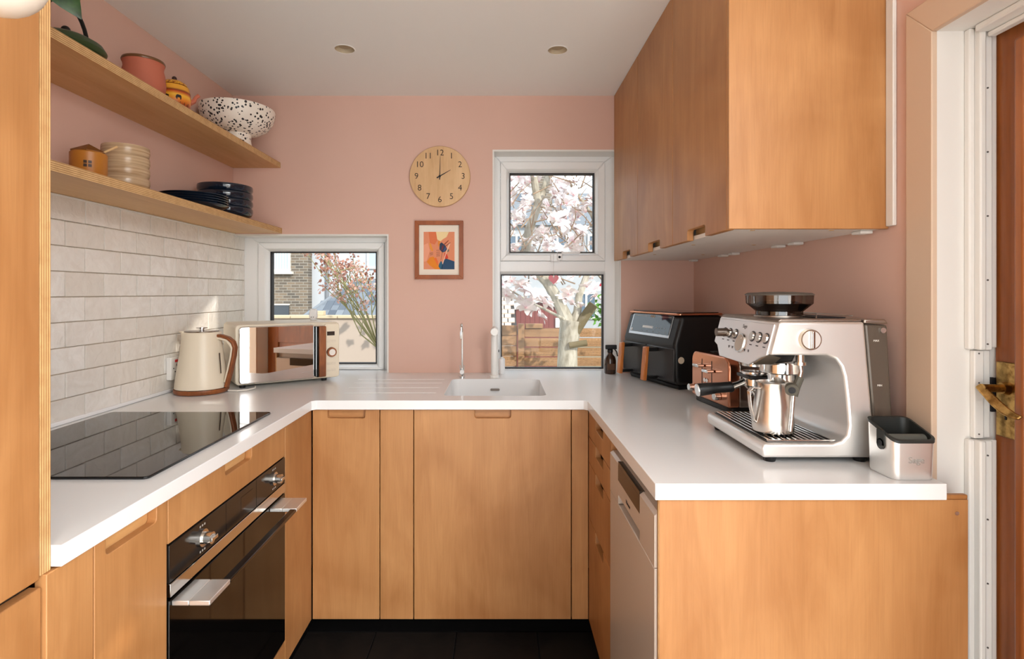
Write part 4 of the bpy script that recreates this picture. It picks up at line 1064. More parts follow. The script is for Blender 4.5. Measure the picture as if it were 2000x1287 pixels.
# ================================================================== UPPER SHELF
U = 1.8802; Lw = 1.5752
speck = mat('speckled_glaze', srgb(238,228,216), 0.35); _t = NT(speck)
_vo = _t.n('ShaderNodeTexVoronoi'); _vo.inputs['Scale'].default_value = 85
_cv = _t.coords((1,1,1), False); _t.l(_cv, _vo.inputs['Vector'])
_nz = _t.noise(_cv, 30, 2)
_sm = _t.n('ShaderNodeMath', operation='MULTIPLY'); _sm.inputs[1].default_value = 0.72; _t.l(_nz, _sm.inputs[0])
_lt = _t.n('ShaderNodeMath', operation='LESS_THAN'); _t.l(_vo.outputs['Distance'], _lt.inputs[0]); _t.l(_sm.outputs[0], _lt.inputs[1])
_vo2 = _t.n('ShaderNodeTexVoronoi'); _vo2.inputs['Scale'].default_value = 85; _t.l(_cv, _vo2.inputs['Vector'])
_sx = _t.n('ShaderNodeSeparateColor'); _t.l(_vo2.outputs['Color'], _sx.inputs[0])
_gt = _t.n('ShaderNodeMath', operation='GREATER_THAN'); _gt.inputs[1].default_value = 0.22; _t.l(_sx.outputs[0], _gt.inputs[0])
_mm = _t.n('ShaderNodeMath', operation='MULTIPLY'); _t.l(_lt.outputs[0], _mm.inputs[0]); _t.l(_gt.outputs[0], _mm.inputs[1])
_t.l(_t.mix(_mm.outputs[0], srgb(238,228,216), srgb(34,30,30)), _t.b.inputs['Base Color'])
b_ = MB().lathe([(0.001,0.0),(0.054,0.0),(0.055,0.006),(0.051,0.030),(0.053,0.052),(0.085,0.062),(0.118,0.082),(0.138,0.112),(0.145,0.140),(0.1455,0.157),(0.140,0.157),(0.132,0.115),(0.11,0.085),(0.001,0.07)],n=48).build('pedestal_bowl', speck, None, None)
b_.location = (-1.090,2.262,U)
tag(b_, 'large white pedestal bowl with black speckles at the end of the upper shelf', 'bowl')

p_ = thing('terracotta_pot', 'terracotta pot with brown glazed rim on the upper shelf', 'pot', (-1.118,1.706,U))
terra = mat('terracotta', srgb(186,104,80), 0.7)
MB().lathe([(0.001,0.0),(0.050,0.0),(0.058,0.02),(0.0615,0.05),(0.059,0.08),(0.0545,0.098),(0.0565,0.110),(0.0585,0.113)],n=40).build('body', terra, p_, world=False)
MB().lathe([(0.0585,0.1132),(0.0600,0.117),(0.0585,0.122),(0.054,0.122),(0.052,0.110),(0.050,0.03),(0.001,0.025)],n=40).build('rim', mat('brown_glaze', srgb(110,74,44), 0.3), p_, world=False)

tpot = thing('painted_teapot', 'small orange teapot painted with dark animals on the upper shelf', 'teapot', (-1.118,1.868,U))
band_m = mat('banded_paint', srgb(226,160,40), 0.3); _t = NT(band_m)
_tc = _t.n('ShaderNodeTexCoord'); _s = _t.n('ShaderNodeSeparateXYZ'); _t.l(_tc.outputs['Object'], _s.inputs[0])
_mr = _t.n('ShaderNodeMapRange'); _mr.inputs['From Max'].default_value = 0.10; _t.l(_s.outputs[2], _mr.inputs['Value'])
_t.l(_t.ramp(_mr.outputs[0], [(0.0, srgb(120,44,20)),(0.34, srgb(176,70,24)),(0.48, srgb(226,132,36)),(0.64, srgb(240,186,60)),(0.74, srgb(196,84,28)),(0.80, srgb(120,44,20)),(0.86, srgb(226,160,50))]), _t.b.inputs['Base Color'])
def trad(z): return 0.0505-0.0085*((z-0.055)/0.055)**2
body_p = [(0.001,0.0)]+[(trad(z*0.01),z*0.01) for z in range(0,11)]+[(0.036,0.1045),(0.001,0.105)]
MB().lathe(body_p,n=40).build('body', band_m, tpot, world=False)
lidm = mat('lid_paint', srgb(226,160,48), 0.35); _t = NT(lidm)
_nn = _t.noise(_t.coords((1,1,1), False), 160, 1)
_t.l(_t.ramp(_nn, [(0.42, srgb(150,80,24)),(0.5, srgb(232,170,56))]), _t.b.inputs['Base Color'])
ldd = MB().lathe([(0.040,0.1052),(0.038,0.111),(0.028,0.119),(0.012,0.1235),(0.001,0.124)],n=32).build('lid', lidm, tpot, world=False)
MB().sphere((0,0,0.131),0.008,14,8).build('lid_knob', mat('dark_knob', srgb(52,24,18), 0.4), ldd, world=False)
MB().tube([(0.036,0.030,0.058),(0.046,0.038,0.066),(0.050,0.042,0.080),(0.058,0.048,0.090)],[0.010,0.008,0.006,0.0065],10).build('spout', terra, tpot, world=False)
MB().tube([(-0.030,-0.028,0.096),(-0.040,-0.040,0.104),(-0.050,-0.050,0.096),(-0.050,-0.050,0.070),(-0.040,-0.038,0.050)],0.005,8).build('handle', mat('pale_handle', srgb(214,196,180), 0.3), tpot, world=False)
dark_an = mat('dark_animal_paint', srgb(28,16,12), 0.5)
def on_pot(poly, th0, z0):
    fr = [((trad(z0+z)+0.0006)*math.cos(th0+x/0.05), (trad(z0+z)+0.0006)*math.sin(th0+x/0.05), z0+z) for x, z in poly]
    bk = [(p[0]*0.98,p[1]*0.98,p[2]) for p in fr]
    return MB().loft([bk, fr])
gir = [(-0.009,0.0),(-0.0075,0.0),(-0.007,0.009),(0.003,0.009),(0.003,0.0),(0.0045,0.0),(0.005,0.013),(-0.004,0.016),(-0.007,0.029),(-0.011,0.027),(-0.010,0.025),(-0.008,0.024),(-0.007,0.012)]
ele = [(-0.008,0.0),(-0.005,0.0),(-0.005,0.006),(0.003,0.006),(0.003,0.0),(0.006,0.0),(0.007,0.010),(0.005,0.015),(-0.005,0.016),(-0.009,0.013),(-0.011,0.004),(-0.009,0.004)]
on_pot(gir,-1.45,0.046).build('painted_giraffe', dark_an, tpot, world=False, smooth=False)
on_pot(ele,-0.75,0.048).build('painted_elephant', dark_an, tpot, world=False, smooth=False)
on_pot(ele,-2.3,0.048).build('painted_elephant', dark_an, tpot, world=False, smooth=False)
for k in range(26):
    th = -2.6+k*0.1; hh = 0.011+0.006*math.sin(k*2.1)
    on_pot([(-0.0009,0),(0.0009,0),(0.0016,hh),(0.0004,hh)],th,0.026).build('painted_grass', dark_an, tpot, world=False, smooth=False)

gt_ = thing('iron_teapot', 'green teapot with black arched handle on the upper shelf', 'teapot', (-1.118,1.400,U))
green = mat('green_glaze', srgb(48,66,36), 0.35)
MB().lathe([(0.001,0.0),(0.055,0.0),(0.080,0.012),(0.088,0.026),(0.080,0.040),(0.058,0.052),(0.030,0.060),(0.001,0.062)],n=40).build('body', green, gt_, world=False)
MB().sphere((0,0,0.072),0.0105,16,10).build('lid_knob', mat('black_iron', srgb(20,17,15), 0.4), gt_, world=False)
arc = [(0.0,0.0,0.0)]*0+[(0.010*0,0.076*math.cos(a),0.046+0.102*math.sin(a)) for a in [PI*i/16 for i in range(17)]]
MB().tube(arc,0.0052,8).build('handle', MATS['black_iron'], gt_, world=False)
MB().tube([(0.0,-0.078,0.024),(0.0,-0.10,0.032),(0.0,-0.112,0.048)],[0.012,0.008,0.007],10).build('spout', green, gt_, world=False)

plant = thing('potted_plant', 'leafy green house plant whose leaf droops over the green teapot', 'plant', (-1.10,1.13,U))
MB().lathe([(0.001,0.0),(0.042,0.0),(0.055,0.085),(0.056,0.095),(0.050,0.095),(0.048,0.08),(0.001,0.078)],n=28).build('pot', mat('white_pot', srgb(220,214,204), 0.5), plant, world=False)
leafm = mat('dark_green_leaf', srgb(44,78,30), 0.35); _t = NT(leafm)
_nn = _t.noise(_t.coords((30,30,30)), 1.0, 3)
_t.l(_t.ramp(_nn, [(0.35, srgb(30,58,20)),(0.65, srgb(60,98,40))]), _t.b.inputs['Base Color'])
def leaf(tip, base, width, par, arch=0.0, nrm=(0.3,-1,0.2)):
    b0 = Vector(base); t0 = Vector(tip); d = t0-b0; sd = d.cross(Vector(nrm)).normalized(); up = sd.cross(d).normalized()
    prof = [0.04,0.55,0.9,1.0,0.92,0.70,0.38,0.03]; vs = []
    for i, w in enumerate(prof):
        s = i/(len(prof)-1); c = b0+d*s+up*(arch*math.sin(PI*s))
        vs += [c-sd*(w*width/2)+up*0.004*w, c, c+sd*(w*width/2)+up*0.004*w]
    fs = []
    for i in range(len(prof)-1):
        for k in range(2): fs.append((i*3+k,i*3+k+1,i*3+k+4,i*3+k+3))
    n0 = len(vs); vs2 = [v-up*0.0008 for v in vs]
    return MB().add(vs+vs2, fs+[tuple(reversed([q+n0 for q in f])) for f in fs])
leaf((0.098,0.172,0.050),(0.045,0.125,0.150),0.066,plant,0.010).build('leaf', leafm, plant, world=False)
for tip, base in (((-0.08,0.02,0.2),(0,0,0.09)),((0.06,-0.10,0.19),(0,0,0.09)),((0.02,-0.12,0.10),(0,-0.02,0.09)),((-0.02,0.08,0.24),(0,0,0.09))):
    leaf(tip,base,0.055,plant,0.02,(1,0.2,0.4)).build('leaf', leafm, plant, world=False)
MB().tube([(0,0,0.08),(0.005,0.03,0.14),(0.02,0.08,0.185),(0.045,0.125,0.152)],0.0025,6).build('stem', leafm, plant, world=False)

# ================================================================== LOWER SHELF
cn = thing('sugar_canister', 'mustard ceramic canister with peaked lid and wooden spoon', 'canister', (-1.118,1.478,Lw))
must = mat('mustard_glaze', srgb(176,112,40), 0.4)
MB().lathe([(0.001,0.0),(0.0405,0.0),(0.0425,0.003),(0.0425,0.076),(0.040,0.079),(0.001,0.079)],n=36).build('body', must, cn, world=False)
MB().lathe([(0.0428,0.0792),(0.0428,0.0815),(0.0405,0.083),(0.001,0.104)],n=6).build('lid', mat('brown_lid', srgb(124,76,32), 0.5), cn, world=False, smooth=False)
MB().tube([(0.02,0.02,0.083),(0.044,0.048,0.110)],0.0032,8).build('spoon', mat('beech', srgb(206,170,122), 0.6), cn, world=False)
for dx in (-0.0052,0.0052):
    for dz in (-0.0048,0.0048):
        th = -0.98+dx/0.0425
        MB().add([(0.0429*math.cos(th+s*0.09),0.0429*math.sin(th+s*0.09),0.043+dz+q*0.0038) for s, q in ((-1,-1),(1,-1),(1,1),(-1,1))]+
                 [(0.0424*math.cos(th+s*0.09),0.0424*math.sin(th+s*0.09),0.043+dz+q*0.0038) for s, q in ((-1,-1),(1,-1),(1,1),(-1,1))],
                 [(0,1,2,3),(7,6,5,4),(0,4,5,1),(1,5,6,2),(2,6,7,3),(3,7,4,0)]).build('printed_mark', mat('dark_mark', srgb(58,34,20), 0.5), cn, world=False, smooth=False)

stone = mat('beige_stoneware', srgb(186,158,124), 0.25); _t = NT(stone)
_nn = _t.noise(_t.coords((3,3,120)), 2.0, 4)
_t.l(_t.ramp(_nn, [(0.35, srgb(164,134,102)),(0.6, srgb(190,163,130))]), _t.b.inputs['Base Color'])
bowl_me = MB().lathe([(0.001,0.0),(0.042,0.0),(0.053,0.004),(0.0585,0.011),(0.0620,0.024),(0.0615,0.036),(0.0605,0.0405),(0.0590,0.0405),(0.057,0.020),(0.045,0.0075),(0.001,0.005)],n=36).mesh('stoneware_bowl')
pos = ['bottom bowl', 'second bowl up', 'third bowl up', 'top bowl']
for k in range(4):
    o = obj('stoneware_bowl', bowl_me, stone, None, (-1.118,1.625,Lw+k*0.0310+0.0002))
    tag(o, 'beige stoneware bowl, %s of the stack beside the canister' % pos[k], 'bowl', 'stack of beige bowls')
navy = mat('navy_glaze', srgb(22,32,46), 0.07, coat=0.5)
nb = MB().lathe([(0.001,0.0),(0.060,0.0),(0.084,0.004),(0.0965,0.011),(0.1030,0.024),(0.1030,0.036),(0.1020,0.040),(0.1000,0.040),(0.096,0.022),(0.072,0.008),(0.001,0.006)],n=48).mesh('navy_bowl')
for k in range(4):
    o = obj('navy_bowl', nb, navy, None, (-1.112,2.204,Lw+k*0.0300+0.0002))
    tag(o, 'glossy navy blue bowl, %s of the dark stack on the lower shelf' % pos[k], 'bowl', 'stack of navy bowls')
npl = MB().lathe([(0.001,0.0),(0.070,0.0),(0.095,0.006),(0.115,0.017),(0.116,0.0185),(0.113,0.0185),(0.092,0.009),(0.068,0.0045),(0.001,0.004)],n=48).mesh('dinner_plate')
pp_ = ['bottom plate','second plate up','middle plate','second plate from the top','top plate']
for k in range(5):
    o = obj('dinner_plate', npl, navy, None, (-1.112,1.976,Lw+k*0.0082+0.0002))
    tag(o, 'glossy dark blue plate, %s of the stack beside the navy bowls' % pp_[k], 'plate', 'stack of dark plates')

# pendant globe close to the camera at the top left
pg = thing('pendant_lamp', 'white globe pendant lamp at the top left corner', 'lamp', (-0.512,0.552,1.602))
MB().sphere((0,0,0),0.044,32,18).build('globe', mat('opal_glass', srgb(226,214,200), 0.4), pg, world=False)
MB().cyl((0,0,0.0425),(0,0,0.075),0.012,n=16).build('cap', brass, pg, world=False)
MB().cyl((0,0,0.075),(0,0,CZ-1.602-0.001),0.0025,n=8).build('cord', gasket, pg, world=False)

# ================================================================== OUTSIDE THE WINDOWS
g = MB().box(-30,30,2.76,60,-0.5,-0.3).build('ground', mat('garden_ground', srgb(150,142,120), 0.9), smooth=False)
tag(g, kind='structure')

# --- fence of horizontal boards with posts
fwood = wood('fence_timber', srgb(176,136,98), srgb(128,94,62), scale=(1.2,12,12), rough=0.8, fine=0.5)
fn = thing('garden_fence', 'horizontal timber board fence behind the magnolia trunk', 'fence', (0.9,6.5,-0.3))
def boards(x0, x1, top, y, n, hgt, gap):
    for k in range(n):
        z1 = top-k*hgt
        o = MB().box(x0,x1,y,y+0.02,z1-hgt+gap,z1).build('board', fwood, fn, bevel=0.003, seg=1)
boards(-0.75,0.215,0.885,6.50,9,0.124,0.006)
boards(0.301,3.2,0.850,6.50,9,0.1165,0.012)
for x in (-0.80,0.225,3.2):
    MB().box(x,x+0.075,6.46,6.55,-0.3,0.905).build('post', fwood, fn, bevel=0.004, seg=1)
MB().box(0.315,0.520,6.47,6.55,0.852,0.905).build('cap_block', fwood, fn, bevel=0.003, seg=1)

# --- rendered garden wall seen through the corner window
gw = thing('garden_wall', 'low pale rendered garden wall below the slate roof', 'wall', (-3.2,6.6,-0.3))
MB().box(-6.5,-0.82,6.60,6.72,-0.3,0.965).build('wall_face', mat('pale_render', srgb(178,162,150), 0.9), gw, smooth=False)
for i in range(10):
    MB().box(-6.5+i*0.568,-6.5+i*0.568+0.562,6.56,6.76,0.966,1.0).build('coping_stone', mat('cream_coping', srgb(196,178,150), 0.8), gw, bevel=0.004, seg=1)
MB().box(-2.28,-2.14,6.60,6.70,1.0005,1.055).build('loose_block', MATS['cream_coping'], gw, bevel=0.004, seg=1)

# --- brick house at the far left
bm_ = mat('stock_brick', srgb(150,132,112), 0.9); _t = NT(bm_)
_tc = _t.n('ShaderNodeTexCoord'); _sp = _t.n('ShaderNodeSeparateXYZ'); _t.l(_tc.outputs['Object'], _sp.inputs[0])
_cb = _t.n('ShaderNodeCombineXYZ'); _t.l(_sp.outputs[0], _cb.inputs[0]); _t.l(_sp.outputs[2], _cb.inputs[1])
_br = _t.n('ShaderNodeTexBrick'); _t.l(_cb.outputs[0], _br.inputs['Vector'])
_br.inputs['Scale'].default_value = 1.0; _br.inputs['Brick Width'].default_value = 0.225; _br.inputs['Row Height'].default_value = 0.075
_br.inputs['Mortar Size'].default_value = 0.009; _br.inputs['Color1'].default_value = srgb(134,118,102); _br.inputs['Color2'].default_value = srgb(92,86,80); _br.inputs['Mortar'].default_value = srgb(150,144,136)
_t.l(_br.outputs['Color'], _t.b.inputs['Base Color'])
bh = thing('brick_house', 'brown brick house wall with a white sash window at far left', 'building', (-6.2,15.0,-0.3))
MB().box(-7.6,-5.28,15.0,15.6,-0.3,6.0).build('brick_wall', bm_, bh, smooth=False)
wf_ = ring(MB(), (-6.33,-5.76,1.86,2.85), (-6.27,-5.82,1.93,2.78), 14.93, 14.999).build('sash_window', white_paint, bh)
MB().box(-6.27,-5.82,14.96,14.99,1.93,2.78).build('pane', mat('far_glass', srgb(176,190,204), 0.1), wf_)
for i in range(6):
    MB().box(-6.265+i*0.074,-6.235+i*0.074,14.952,14.958,1.94,2.77).build('net_curtain', white_paint, wf_, smooth=False)
MB().box(-6.42,-5.68,14.86,14.999,1.79,1.858).build('window_sill', white_paint, bh)
MB().box(-6.40,-5.80,14.96,14.999,0.55,0.93).build('dark_lower_window', mat('far_dark_glass', srgb(70,76,84), 0.1), bh)
MB().box(-6.42,-5.78,14.94,14.999,0.935,0.965).build('lintel', white_paint, bh)
rh = thing('rendered_house', 'white rendered house side with a dark drainpipe', 'building', (-4.2,15.6,-0.3))
MB().box(-5.279,-2.2,15.3,15.9,-0.3,6.0).build('render_wall', mat('white_render', srgb(190,194,202), 0.9), rh, smooth=False)
MB().cyl((-4.83,15.24,-0.3),(-4.83,15.24,6.0),0.05,n=10).build('drainpipe', mat('grey_pipe', srgb(126,130,138), 0.6), rh)
ring(MB(), (-3.72,-3.12,1.95,2.95), (-3.66,-3.18,2.01,2.89), 15.24, 15.299).build('window_frame', white_paint, rh)
MB().box(-3.66,-3.18,15.27,15.298,2.01,2.89).build('pane', MATS['far_glass'], rh)

# --- slate roof of an outbuilding, slate by slate
slt = mat('roof_slate', srgb(104,112,122), 0.7); _t = NT(slt)
_oi = _t.n('ShaderNodeObjectInfo')
_t.l(_t.ramp(_oi.outputs['Random'], [(0.0, srgb(84,92,104)),(1.0, srgb(128,134,142))]), _t.b.inputs['Base Color'])
sr = thing('slate_roof', 'hipped grey slate outbuilding roof behind the pink-flowered shrub', 'roof', (-2.8,10.0,0.7))
smesh = MB().box(-0.066,0.066,-0.13,0.13,-0.006,0.008).mesh('slate', smooth=False)
rise, run, rows = 0.68, 1.35, 8
sl = math.atan2(rise, run)
for r in range(rows):
    y = 10.0+run*(r+0.5)/rows; z = 0.84+rise*(r+0.5)/rows
    xl = -3.52+0.52*r/rows; x = xl+(0.068 if r % 2 else 0)
    while x < -1.75:
        o = obj('slate', smesh, slt, sr, Vector((x,y,z))-sr.location); o.rotation_euler = (sl+0.05,0,random.uniform(-0.02,0.02))
        x += 0.137
MB().add([(-3.60,9.98,0.80),(-1.7,9.98,0.80),(-1.7,11.36,1.50),(-3.03,11.36,1.50),(-3.60,9.98,0.74),(-1.7,9.98,0.74),(-1.7,11.36,1.44),(-3.03,11.36,1.44)],
         [(0,1,2,3),(7,6,5,4),(0,4,5,1),(1,5,6,2),(2,6,7,3),(3,7,4,0)]).build('roof_deck', slt, sr, smooth=False)
MB().box(-3.5,-1.75,10.1,11.3,-0.3,0.82).build('outbuilding_wall', MATS['pale_render'], sr, smooth=False)
MB().tube([(-3.03,11.36,1.52),(-1.7,11.36,1.52)],0.05,8).tube([(-3.60,9.98,0.83),(-3.03,11.36,1.52)],0.04,8).build('ridge', slt, sr)

# --- clay tiled roof behind the fence, left of the shed
ptl = mat('pale_roof_tile', srgb(206,186,172), 0.8)
tr_ = thing('tiled_roof', 'pale clay tiled lean-to roof left of the maroon shed', 'roof', (0.0,8.0,0.6))
tm = MB().box(-0.047,0.047,-0.06,0.06,-0.010,0.016).mesh('roof_tile', smooth=False)
for r in range(9):
    for c in range(11):
        x = -0.95+c*0.108+(0.054 if r % 2 else 0)
        if x > 0.245-r*0.008: continue
        o = obj('roof_tile', tm, ptl, tr_, Vector((x, 8.0+r*0.085, 0.80+r*0.062))-tr_.location, 0.004, 1); o.rotation_euler = (0.50,0,0)
MB().add([(-1.0,7.9,0.72),(0.27,7.9,0.72),(0.20,8.75,1.33),(-1.0,8.75,1.33),(-1.0,7.9,0.66),(0.27,7.9,0.66),(0.20,8.75,1.27),(-1.0,8.75,1.27)],
         [(0,1,2,3),(7,6,5,4),(0,4,5,1),(1,5,6,2),(2,6,7,3),(3,7,4,0)]).build('roof_deck', mat('dark_felt', srgb(58,54,52), 0.9), tr_, smooth=False)
MB().box(-0.95,0.2,7.98,8.7,-0.3,0.70).build('lean_to_wall', MATS['pale_render'], tr_, smooth=False)

# --- maroon shed
sh = thing('garden_shed', 'maroon timber garden shed with white gable edge', 'shed', (0.75,9.0,-0.3))
mar = mat('maroon_paint', srgb(128,66,62), 0.8)
zt = lambda x: 1.12-abs(x-0.66)*0.32
for i in range(10):
    x0 = 0.28+i*0.078
    MB().prism([(x0,-0.3),(x0+0.074,-0.3),(x0+0.074,zt(x0+0.074)),(x0,zt(x0))],'y',9.0,9.03).build('board', mar, sh, smooth=False)
MB().prism([(0.27,-0.3),(1.07,-0.3),(1.07,zt(1.07)-0.02),(0.66,1.09),(0.27,zt(0.27)-0.02)],'y',9.035,10.5).build('shed_body', mar, sh, smooth=False)
for xa, xb in ((0.20,0.66),(0.66,1.14)):
    MB().prism([(xa,zt(xa)+0.005),(xb,zt(xb)+0.005),(xb,zt(xb)+0.055),(xa,zt(xa)+0.055)],'y',8.94,10.55).build('roof_slope', mat('white_fascia', srgb(226,222,218), 0.7), sh, smooth=False)
MB().box(0.93,1.04,8.97,8.998,0.70,0.86).build('window', white_paint, sh, smooth=False)

# --- far terrace behind the tree
ft = thing('far_house', 'pale grey terraced house behind the magnolia blossom', 'building', (2.0,16.0,-0.3))
MB().box(-1.2,6.5,16.0,19.0,-0.3,3.3).build('house_wall', mat('grey_render', srgb(168,172,178), 0.9), ft, smooth=False)
MB().add([(-1.4,15.8,3.25),(6.7,15.8,3.25),(6.7,17.6,4.5),(-1.4,17.6,4.5),(-1.4,19.2,3.2),(6.7,19.2,3.2)],[(0,1,2,3),(3,2,5,4),(0,3,4),(1,5,2),(0,4,5,1)]).build('roof', slt, ft, smooth=False)
for x, z in ((0.2,2.2),(1.4,2.2),(2.6,2.2),(2.25,0.5),(3.4,0.5),(0.9,0.6)):
    w_ = ring(MB(), (x,x+0.62,z,z+0.8), (x+0.06,x+0.56,z+0.06,z+0.74), 15.94, 15.999).build('window', white_paint, ft)
    MB().box(x+0.06,x+0.56,15.96,15.995,z+0.06,z+0.74).build('pane', mat('far_pane', srgb(92,108,126), 0.1), w_)
    MB().box(x+0.28,x+0.34,15.945,15.96,z+0.06,z+0.74).build('glazing_bar', white_paint, w_)
MB().box(1.1,1.6,16.4,17.0,3.6,5.0).build('chimney', bm_, ft, smooth=False)

# --- magnolia tree
bark = mat('magnolia_bark', srgb(186,178,160), 0.85); _t = NT(bark)
_nn = _t.noise(_t.coords((14,14,5), False), 1.4, 5)
_t.l(_t.ramp(_nn, [(0.3, srgb(128,120,104)),(0.55, srgb(174,167,152)),(0.75, srgb(198,192,180))]), _t.b.inputs['Base Color'])
mg = thing('magnolia_tree', 'magnolia tree in full white-pink blossom outside the tall window', 'tree', (0.64,5.0,-0.3))
trunk = MB().tube([(0.60,5.0,-0.32),(0.62,5.0,0.3),(0.63,5.0,0.75),(0.66,5.0,1.02)],[0.115,0.098,0.090,0.10],14).build('trunk', bark, mg)
limbs = [([(0.66,5.0,0.95),(0.58,5.0,1.12),(0.52,5.0,1.25),(0.44,5.02,1.38),(0.30,5.05,1.52),(0.245,5.05,1.66),(0.275,5.05,1.85),(0.345,5.05,2.05),(0.36,5.05,2.12)],[0.070,0.058,0.052,0.050,0.048,0.046,0.042,0.038,0.036]),
         ([(0.36,5.05,2.10),(0.33,5.03,2.28),(0.30,5.0,2.5),(0.24,4.98,2.9)],[0.040,0.036,0.03,0.02]),
         ([(0.36,5.05,2.10),(0.42,5.06,2.25),(0.48,5.1,2.45),(0.56,5.1,2.85)],[0.036,0.030,0.025,0.015]),
         ([(0.68,5.0,0.98),(0.72,5.0,1.10),(0.74,5.02,1.25),(0.82,5.05,1.45),(0.98,5.1,1.75),(1.1,5.15,2.2)],[0.055,0.040,0.034,0.03,0.024,0.016]),
         ([(0.44,5.02,1.38),(0.62,5.04,1.60),(0.80,5.05,1.55),(0.95,5.05,1.42)],[0.03,0.025,0.02,0.012]),
         ([(0.30,5.05,1.52),(0.12,5.0,1.62),(-0.1,4.95,1.8)],[0.05,0.035,0.02]),
         ([(0.98,5.1,1.75),(0.85,5.0,2.0),(0.66,4.95,2.25),(0.5,4.9,2.5)],[0.02,0.018,0.015,0.01]),
         ([(0.62,5.0,1.02),(0.42,4.7,1.12),(0.25,4.4,1.2),(0.08,4.2,1.3)],[0.016,0.012,0.009,0.006])]
for pts, rad in limbs:
    MB().tube(pts,rad,10).build('limb', bark, mg)
MB().tube([(0.67,4.98,0.86),(0.77,4.96,1.04),(0.86,4.94,1.17)],[0.04,0.046,0.044],12).build('mossy_limb', mat('mossy_bark', srgb(116,104,78), 0.9), mg)
MB().cyl((0.63,4.89,0.80),(0.79,4.89,0.825),0.028,n=10).build('cut_stub', mat('mossy_bark', srgb(116,104,78), 0.9), mg)
# fine twigs: nobody could count them
tw = MB(); rt = random.Random(3)
for i in range(260):
    p = Vector((rt.uniform(-0.35,1.35), rt.uniform(4.5,5.6), rt.uniform(1.35,2.7)))
    d = Vector((rt.uniform(-1,1), rt.uniform(-0.4,0.4), rt.uniform(0.1,1))).normalized()
    q = p+d*rt.uniform(0.10,0.22); r2 = q+(d+Vector((rt.uniform(-0.6,0.6),0,rt.uniform(-0.2,0.6)))).normalized()*rt.uniform(0.08,0.18)
    tw.tube([p,q,r2],[0.007,0.0045,0.002],5)
tag(tw.build('twigs', mat('twig_bark', srgb(150,126,104), 0.9), mg), kind='stuff')
petal = mat('magnolia_petal', srgb(250,240,240), 0.6); _t = NT(petal)
_tc = _t.n('ShaderNodeTexCoord'); _ln = _t.n('ShaderNodeVectorMath', operation='LENGTH'); _t.l(_tc.outputs['Object'], _ln.inputs[0])
_mr = _t.n('ShaderNodeMapRange'); _mr.inputs['From Max'].default_value = 0.06; _t.l(_ln.outputs['Value'], _mr.inputs['Value'])
_t.l(_t.ramp(_mr.outputs[0], [(0.0, srgb(222,168,174)),(0.25, srgb(242,226,226)),(1.0, srgb(246,242,241))]), _t.b.inputs['Base Color'])
_t.b.inputs['Subsurface Weight'].default_value = 0.0
def blossom(openness, seed, n=9):
    r = random.Random(seed); mb = MB()
    for k in range(n):
        a = 2*PI*k/n+r.uniform(-0.2,0.2); o = openness*(1.0 if k % 2 else 0.7)+r.uniform(-0.1,0.1)
        L = r.uniform(0.048,0.064); w = r.uniform(0.013,0.019)
        rad = Vector((math.cos(a),math.sin(a),0)); tan = Vector((-math.sin(a),math.cos(a),0)); vs = []
        for s, ww in ((0.0,0.3),(0.4,0.9),(0.75,1.0),(1.0,0.25)):
            ang = o*(0.35+0.75*s)
            c = rad*(L*s*math.sin(ang))+Vector((0,0,L*s*math.cos(ang)))
            vs += [c-tan*w*ww, c+tan*w*ww]
        mb.add(vs, [(0,1,3,2),(2,3,5,4),(4,5,7,6)])
    me = mb.mesh('blossom', smooth=True, ang=80); me.materials.append(petal)
    return me
bl = [blossom(1.25,1),blossom(1.5,2),blossom(0.9,3),blossom(0.35,4,6),blossom(1.1,5)]
rb = random.Random(11)
def put_blossom(x, y, z, s, k=None):
    o = obj('blossom', bl[rb.randrange(5) if k is None else k], petal, mg, Vector((x,y,z))-mg.location)
    o.rotation_euler = (rb.uniform(-0.9,0.9), rb.uniform(-0.9,0.9), rb.uniform(0,6.28)); o.scale = (s,s,s)
cnt = 0
while cnt < 265:
    x, z = rb.uniform(-0.05,1.08), rb.uniform(1.42,2.50)
    if abs(x-(0.235+0.24*(z-1.6))) < 0.075 and z < 2.45 and rb.random() < 0.93: continue
    if z > 2.25 and rb.random() < 0.45: continue
    put_blossom(x, rb.uniform(4.35,5.6), z, rb.uniform(0.95,1.45)); cnt += 1
for x, y, z, s, k in ((0.03,4.2,1.33,1.15,0),(0.09,4.25,1.36,1.0,1),(0.20,4.2,1.27,1.3,1),(0.25,4.15,1.20,1.3,0),(0.31,4.2,1.25,1.2,1),(0.15,4.2,1.20,1.1,0),
                      (0.27,4.2,1.13,1.2,1),(0.36,4.3,1.24,1.1,0),(0.52,4.4,1.22,1.4,1),(0.57,4.35,1.18,1.2,0),(0.66,4.4,1.16,1.0,4),(0.73,4.5,1.32,1.3,0),
                      (0.80,4.5,1.24,1.2,1),(0.88,4.5,1.22,1.1,4),(0.92,4.6,1.38,1.2,2),(0.46,4.4,1.36,1.1,2),(0.12,4.3,1.27,1.1,4),(0.62,4.6,1.4,1.1,0),(0.95,4.7,1.27,1.2,0),
                      (0.30,4.4,1.38,0.9,3),(0.22,4.5,1.4,0.9,3),(0.83,4.8,1.4,1.1,1),(0.05,4.15,1.25,1.5,1),(0.17,4.1,1.31,1.6,0),(0.23,4.05,1.27,1.6,1),(0.20,4.1,1.16,1.5,1),(0.29,4.1,1.10,1.5,0),(0.34,4.15,1.19,1.5,1),(0.10,4.1,1.36,1.4,2),(0.55,4.3,1.26,1.5,1),(0.78,4.4,1.29,1.5,0)):
    put_blossom(x,y,z,s,k)

